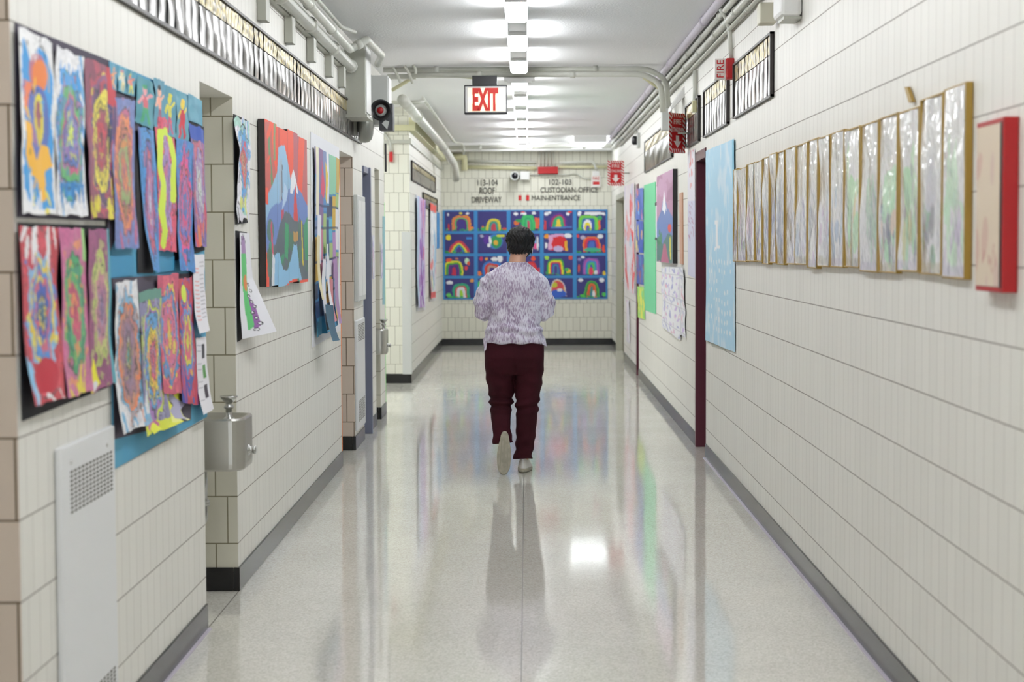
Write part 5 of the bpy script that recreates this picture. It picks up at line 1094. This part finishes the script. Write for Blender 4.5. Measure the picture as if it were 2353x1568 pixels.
Loft(sw, [((CX+.002,YP-.005,.865),.203,.145,2.3),((CX,YP-.005,.885),.206,.148,2.3),((CX,YP-.008,.93),.196,.142,2.3),((CX,YP-.008,.965),.186,.136,2.3),((CX,YP-.004,1.0),.176,.126,2.3),((CX,YP,1.06),.172,.120,2.3),((CX,YP,1.14),.18,.122,2.3),((CX,YP-.004,1.22),.188,.122,2.4),((CX,YP-.006,1.28),.196,.116,2.3),((CX,YP-.006,1.325),.178,.10,2.2),((CX+.005,YP-.004,1.362),.135,.082,2.0),((CX+.012,YP+.0,1.392),.09,.07,2.0),((CX+.016,YP+.004,1.405),.072,.066,2.0)], n=40)
for s in (-1, 1):
    Loft(sw, [((CX+s*.13,YP,1.29),.065,.065),((CX+s*.165,YP,1.255),.07,.07),((CX+s*.192,YP-.0,1.19),.064,.066),((CX+s*.212,YP-.005,1.12),.058,.062),((CX+s*.215,YP+.005,1.068),.055,.056),((CX+s*.20,YP+.06,1.06),.05,.05),((CX+s*.16,YP+.15,1.08),.046,.046),((CX+s*.125,YP+.21,1.09),.043,.043)], 'path', 22)
def sfold(co, no):
    x, y, z = co[:,0]-CX, co[:,1]-YP, co[:,2]
    d = .010*np.sin((z-.955+.10*np.abs(x-.02)+.02*np.sin(x*18))*95)*np.exp(-((z-.955)/.05)**2)
    d += .006*np.sin(z*34+x*26+np.sin(y*20))*np.exp(-((z-1.12)/.14)**2)*np.clip(np.abs(x)*7, 0, 1)
    d += .004*np.sin(x*48+z*16+2*np.sin(z*13))*np.clip((1.3-z)*5, 0, 1)
    d += .003*np.sin(z*70+x*60)*(np.abs(x) > .17)
    return d
fuse(sw, 'sweater', sweater_mat(), person, .0065, 5, sfold)
# split hem flaps at both sides
for s, px, zz in ((-1, 1116, .81), (1, 1250, .845)):
    fx = CX+s*.195
    MB().prism([(fx-s*.02, YP-.10, .90), (fx+s*.012, YP-.07, .90), (fx+s*(.004 if s < 0 else .02), YP-.08, zz), (fx-s*.008, YP-.10, zz+.015)], (0, .006, 0)).build('hem_flap', sweater_mat(), person)

# trousers
trm = mat('maroon_cotton', '381019', .85, spec=.2, bump=(220, .25), var=(6, '40131e'))
tr = MB()
Loft(tr, [((CX,YP-.002,.90),.192,.125,2.3),((CX,YP-.004,.84),.199,.135,2.4),((CX,YP-.008,.77),.199,.14,2.4),((CX,YP-.006,.71),.188,.13,2.4),((CX,YP,.66),.17,.11,2.3)], n=40)
Loft(tr, [((CX-.097,YP-.004,.76),.102,.12,2.3),((CX-.099,YP,.68),.098,.108),((CX-.094,YP+.015,.60),.090,.098),((CX-.090,YP+.035,.53),.084,.09),((W(1150,922).x,YP+.05,.478),.079,.084),((W(1149,945).x,YP+.03,.42),.072,.074),((W(1149,965).x,YP-.01,.36),.066,.068),((W(1151,990).x,YP-.06,.29),.060,.062),((W(1153,1008).x,YP-.08,.235),.066,.056),((W(1154,1024).x,YP-.078,.20),.069,.045)], 'path', 26)
Loft(tr, [((CX+.097,YP-.004,.76),.102,.12,2.3),((CX+.097,YP,.68),.099,.108),((CX+.093,YP+.002,.60),.092,.098),((CX+.088,YP+.006,.53),.084,.09),((W(1210,925).x,YP+.006,.465),.079,.082),((W(1209,950).x,YP,.39),.073,.076),((W(1207,985).x,YP-.004,.29),.068,.072),((W(1205,1015).x,YP-.01,.20),.064,.070),((W(1202,1035).x,YP-.012,.145),.058,.068),((W(1200,1046).x,YP-.012,.112),.062,.074),((W(1200,1054).x,YP-.014,.088),.068,.082)], 'path', 26)
def tfold(co, no):
    x, z = co[:,0]-CX, co[:,2]
    d = .010*np.sin((z-.455+.06*np.abs(x+.09))*110)*np.exp(-((z-.465)/.05)**2)*(x < 0)
    d += .008*np.sin((z-.45-.25*(x-.09))*95)*np.exp(-((z-.45)/.06)**2)*(x > 0)
    d += .0045*np.sin(z*60+x*22)*np.exp(-((z-.62)/.08)**2)
    d += .004*np.sin(z*75-x*30)*np.clip((.34-z)*8, 0, 1)
    d += -.012*np.exp(-(x/.012)**2)*np.clip((.80-z)*9, 0, 1)*(z > .62)*(no[:,1] < -.3)
    return d
fuse(tr, 'trousers', trm, person, .0065, 3, tfold)
# shoes
shoe_m = mat('white_canvas', 'dedbd4', .6, bump=(150, .15)); sole_m = mat('rubber_sole', 'b9b3a2', .55, var=(30, 'a59f8e')); 
def sole_outline(n=56):
    pts = []
    for i in range(n):
        t = 2*PI*i/n; y = -math.cos(t); s = math.sin(t)        # -1 heel .. 1 toe
        wd = .0435+.007*max(-1, min(1, y*1.6))+.0015*math.cos(y*6)
        pts.append((math.copysign(abs(s)**.85, s)*wd if abs(s) > 1e-6 else 0.0, y*.136))
    return pts
def shoe(loc, rot, lab=None):
    t = MB(); so = MB(); O = sole_outline(); n = len(O)
    T = Matrix.Translation(loc) @ rot.to_4x4()
    lay = [(1.0, .0), (1.06, .005), (1.06, .022), (1.0, .026)]
    vs = [T @ Vector((x*s, y*s, z)) for s, z in lay for x, y in O]
    so.add(vs, [(i*n+k, i*n+(k+1) % n, (i+1)*n+(k+1) % n, (i+1)*n+k) for i in range(3) for k in range(n)]+[tuple(range(n-1,-1,-1)), tuple(range(3*n, 4*n))])
    hs = lambda y: .095 if y < -.03 else .095-.055*min(1, (y+.03)/.13)
    rows = []
    for k, f in enumerate((0, .3, .6, .85, 1.0)):
        ring = []
        for x, y in O:
            top = hs(y); sh = 1-.42*f**2.2
            yy = y*(1-.10*f) - (0.02*f if y > 0 else -.008*f)
            ring.append(T @ Vector((x*sh, yy, .022+(top-.022)*f)))
        rows.append(ring)
    vs = [p for r in rows for p in r]
    t.add(vs, [(i*n+k, i*n+(k+1) % n, (i+1)*n+(k+1) % n, (i+1)*n+k) for i in range(4) for k in range(n)]+[tuple(range(4*n, 5*n))])
    sh = t.build('shoe', shoe_m, person, smooth=True); so.build('sole', sole_m, sh)
    g = MB()
    for k in range(3):       # tread grooves
        pass
    hb = MB(); hb.prism([T @ Vector(p) for p in ((-.008,-.132,.03), (.008,-.132,.03), (.006,-.126,.09), (-.006,-.126,.09))], (T.to_3x3() @ Vector((0,-.004,0)))).build('heel_tab', M['white'], sh)
    tr_ = MB()
    for x in (-.018, 0, .018):
        tr_.prism([T @ Vector(p) for p in ((x-.004,-.10,-.0), (x+.004,-.10,0), (x*1.4+.004,.10,0), (x*1.4-.004,.10,0))], (T.to_3x3() @ Vector((0,0,-.0022))))
    tr_.build('tread', mat('tread_rubber', 'a9a391', .6), sh)
    for c in list(sh.children): c.location = (0,0,0)
    return sh
a = W(1203, 1083)
shoe(Vector((W(1204,1070).x, YP+.06, 0.003)), Matrix.Rotation(math.radians(-6), 3, 'Z'))
# raised foot: sole turned to the camera, toe down
cxs = W(1157, 1036)
shoe(Vector((cxs.x, YP-.172, cxs.z+.0)), Matrix.Rotation(math.radians(2), 3, 'Y') @ Matrix.Rotation(math.radians(-91), 3, 'X'))
# hair
hairm = mat('black_hair', '0e0d10', .42, spec=.4)
nt = hairm.node_tree; g = nt.nodes.new('ShaderNodeNewGeometry'); mp = nt.nodes.new('ShaderNodeMapping'); mp.inputs['Scale'].default_value = (260, 260, 30); nn = nt.nodes.new('ShaderNodeTexNoise'); nn.inputs['Scale'].default_value = 1
bp = nt.nodes.new('ShaderNodeBump'); bp.inputs['Strength'].default_value = .9; bp.inputs['Distance'].default_value = .006
nt.links.new(g.outputs['Position'], mp.inputs['Vector']); nt.links.new(mp.outputs[0], nn.inputs['Vector']); nt.links.new(nn.outputs['Fac'], bp.inputs['Height']); nt.links.new(bp.outputs['Normal'], nt.nodes['Principled BSDF'].inputs['Normal'])
hr = MB()
ellipsoid(hr, (HX+.002, HY-.012, 1.556), .094, .094, .085, 28, 18); ellipsoid(hr, (HX-.01, HY-.035, 1.51), .080, .065, .062, 24, 14); ellipsoid(hr, (HX+.022, HY-.0, 1.535), .075, .07, .075)
rr = random.Random(4)
for k in range(150):
    th = rr.uniform(0, 2*PI); ph = rr.uniform(-.1, 1.45); d = Vector((math.cos(th)*math.cos(ph), math.sin(th)*math.cos(ph), math.sin(ph)))
    if d.y > .55 and d.z < .5: continue
    p = Vector((HX+.002, HY-.012, 1.553))+Vector((d.x*.088, d.y*.088, d.z*.08)); tg = Vector((d.x*.35, d.y*.35, -1.0 if ph < .9 else -.3))
    tg = (tg-d*tg.dot(d)*.8).normalized()
    ln = rr.uniform(.03, .06); hr.tube([p-tg*ln*.5, p+d*.004, p+tg*ln*.6-d*.004], [.009,.010,.003], 6)
for k in range(26):
    x = HX-.072+.144*k/25; e = abs(k/25-.5)*2; z = 1.468+.012*rr.random()+.012*(1-e)
    y = HY-.045-.035*math.sqrt(max(0, 1-e*e)); hr.tube([(x, y-.0, z+.05), (x, y-.002, z+.015), (x+rr.uniform(-.004,.004), y+.012, z-.012)], [.012,.011,.003], 6)
fuse(hr, 'hair', hairm, person, .0042, 1, lambda co, no: .0022*np.sin(co[:,0]*310+6*np.sin(co[:,2]*40))*np.clip((1.66-co[:,2])*12, 0, 1))
# face mask seen at the cheek, with its ear loop
mk = MB(); ellipsoid(mk, (HX+.008, HY+.075, HZ-.058), .062, .04, .05); mk.build('face_mask', mat('mask_cloth', '23232a', .7), person, smooth=True)
MB().tube(bend([(HX+.070, HY+.05, HZ-.035), (HX+.082, HY+.005, HZ-.02), (HX+.084, HY-.012, HZ-.045), (HX+.078, HY-.0, HZ-.085), (HX+.066, HY+.05, HZ-.085)], .02), .0022, 8).build('ear_loop', M['white'], person, smooth=True)
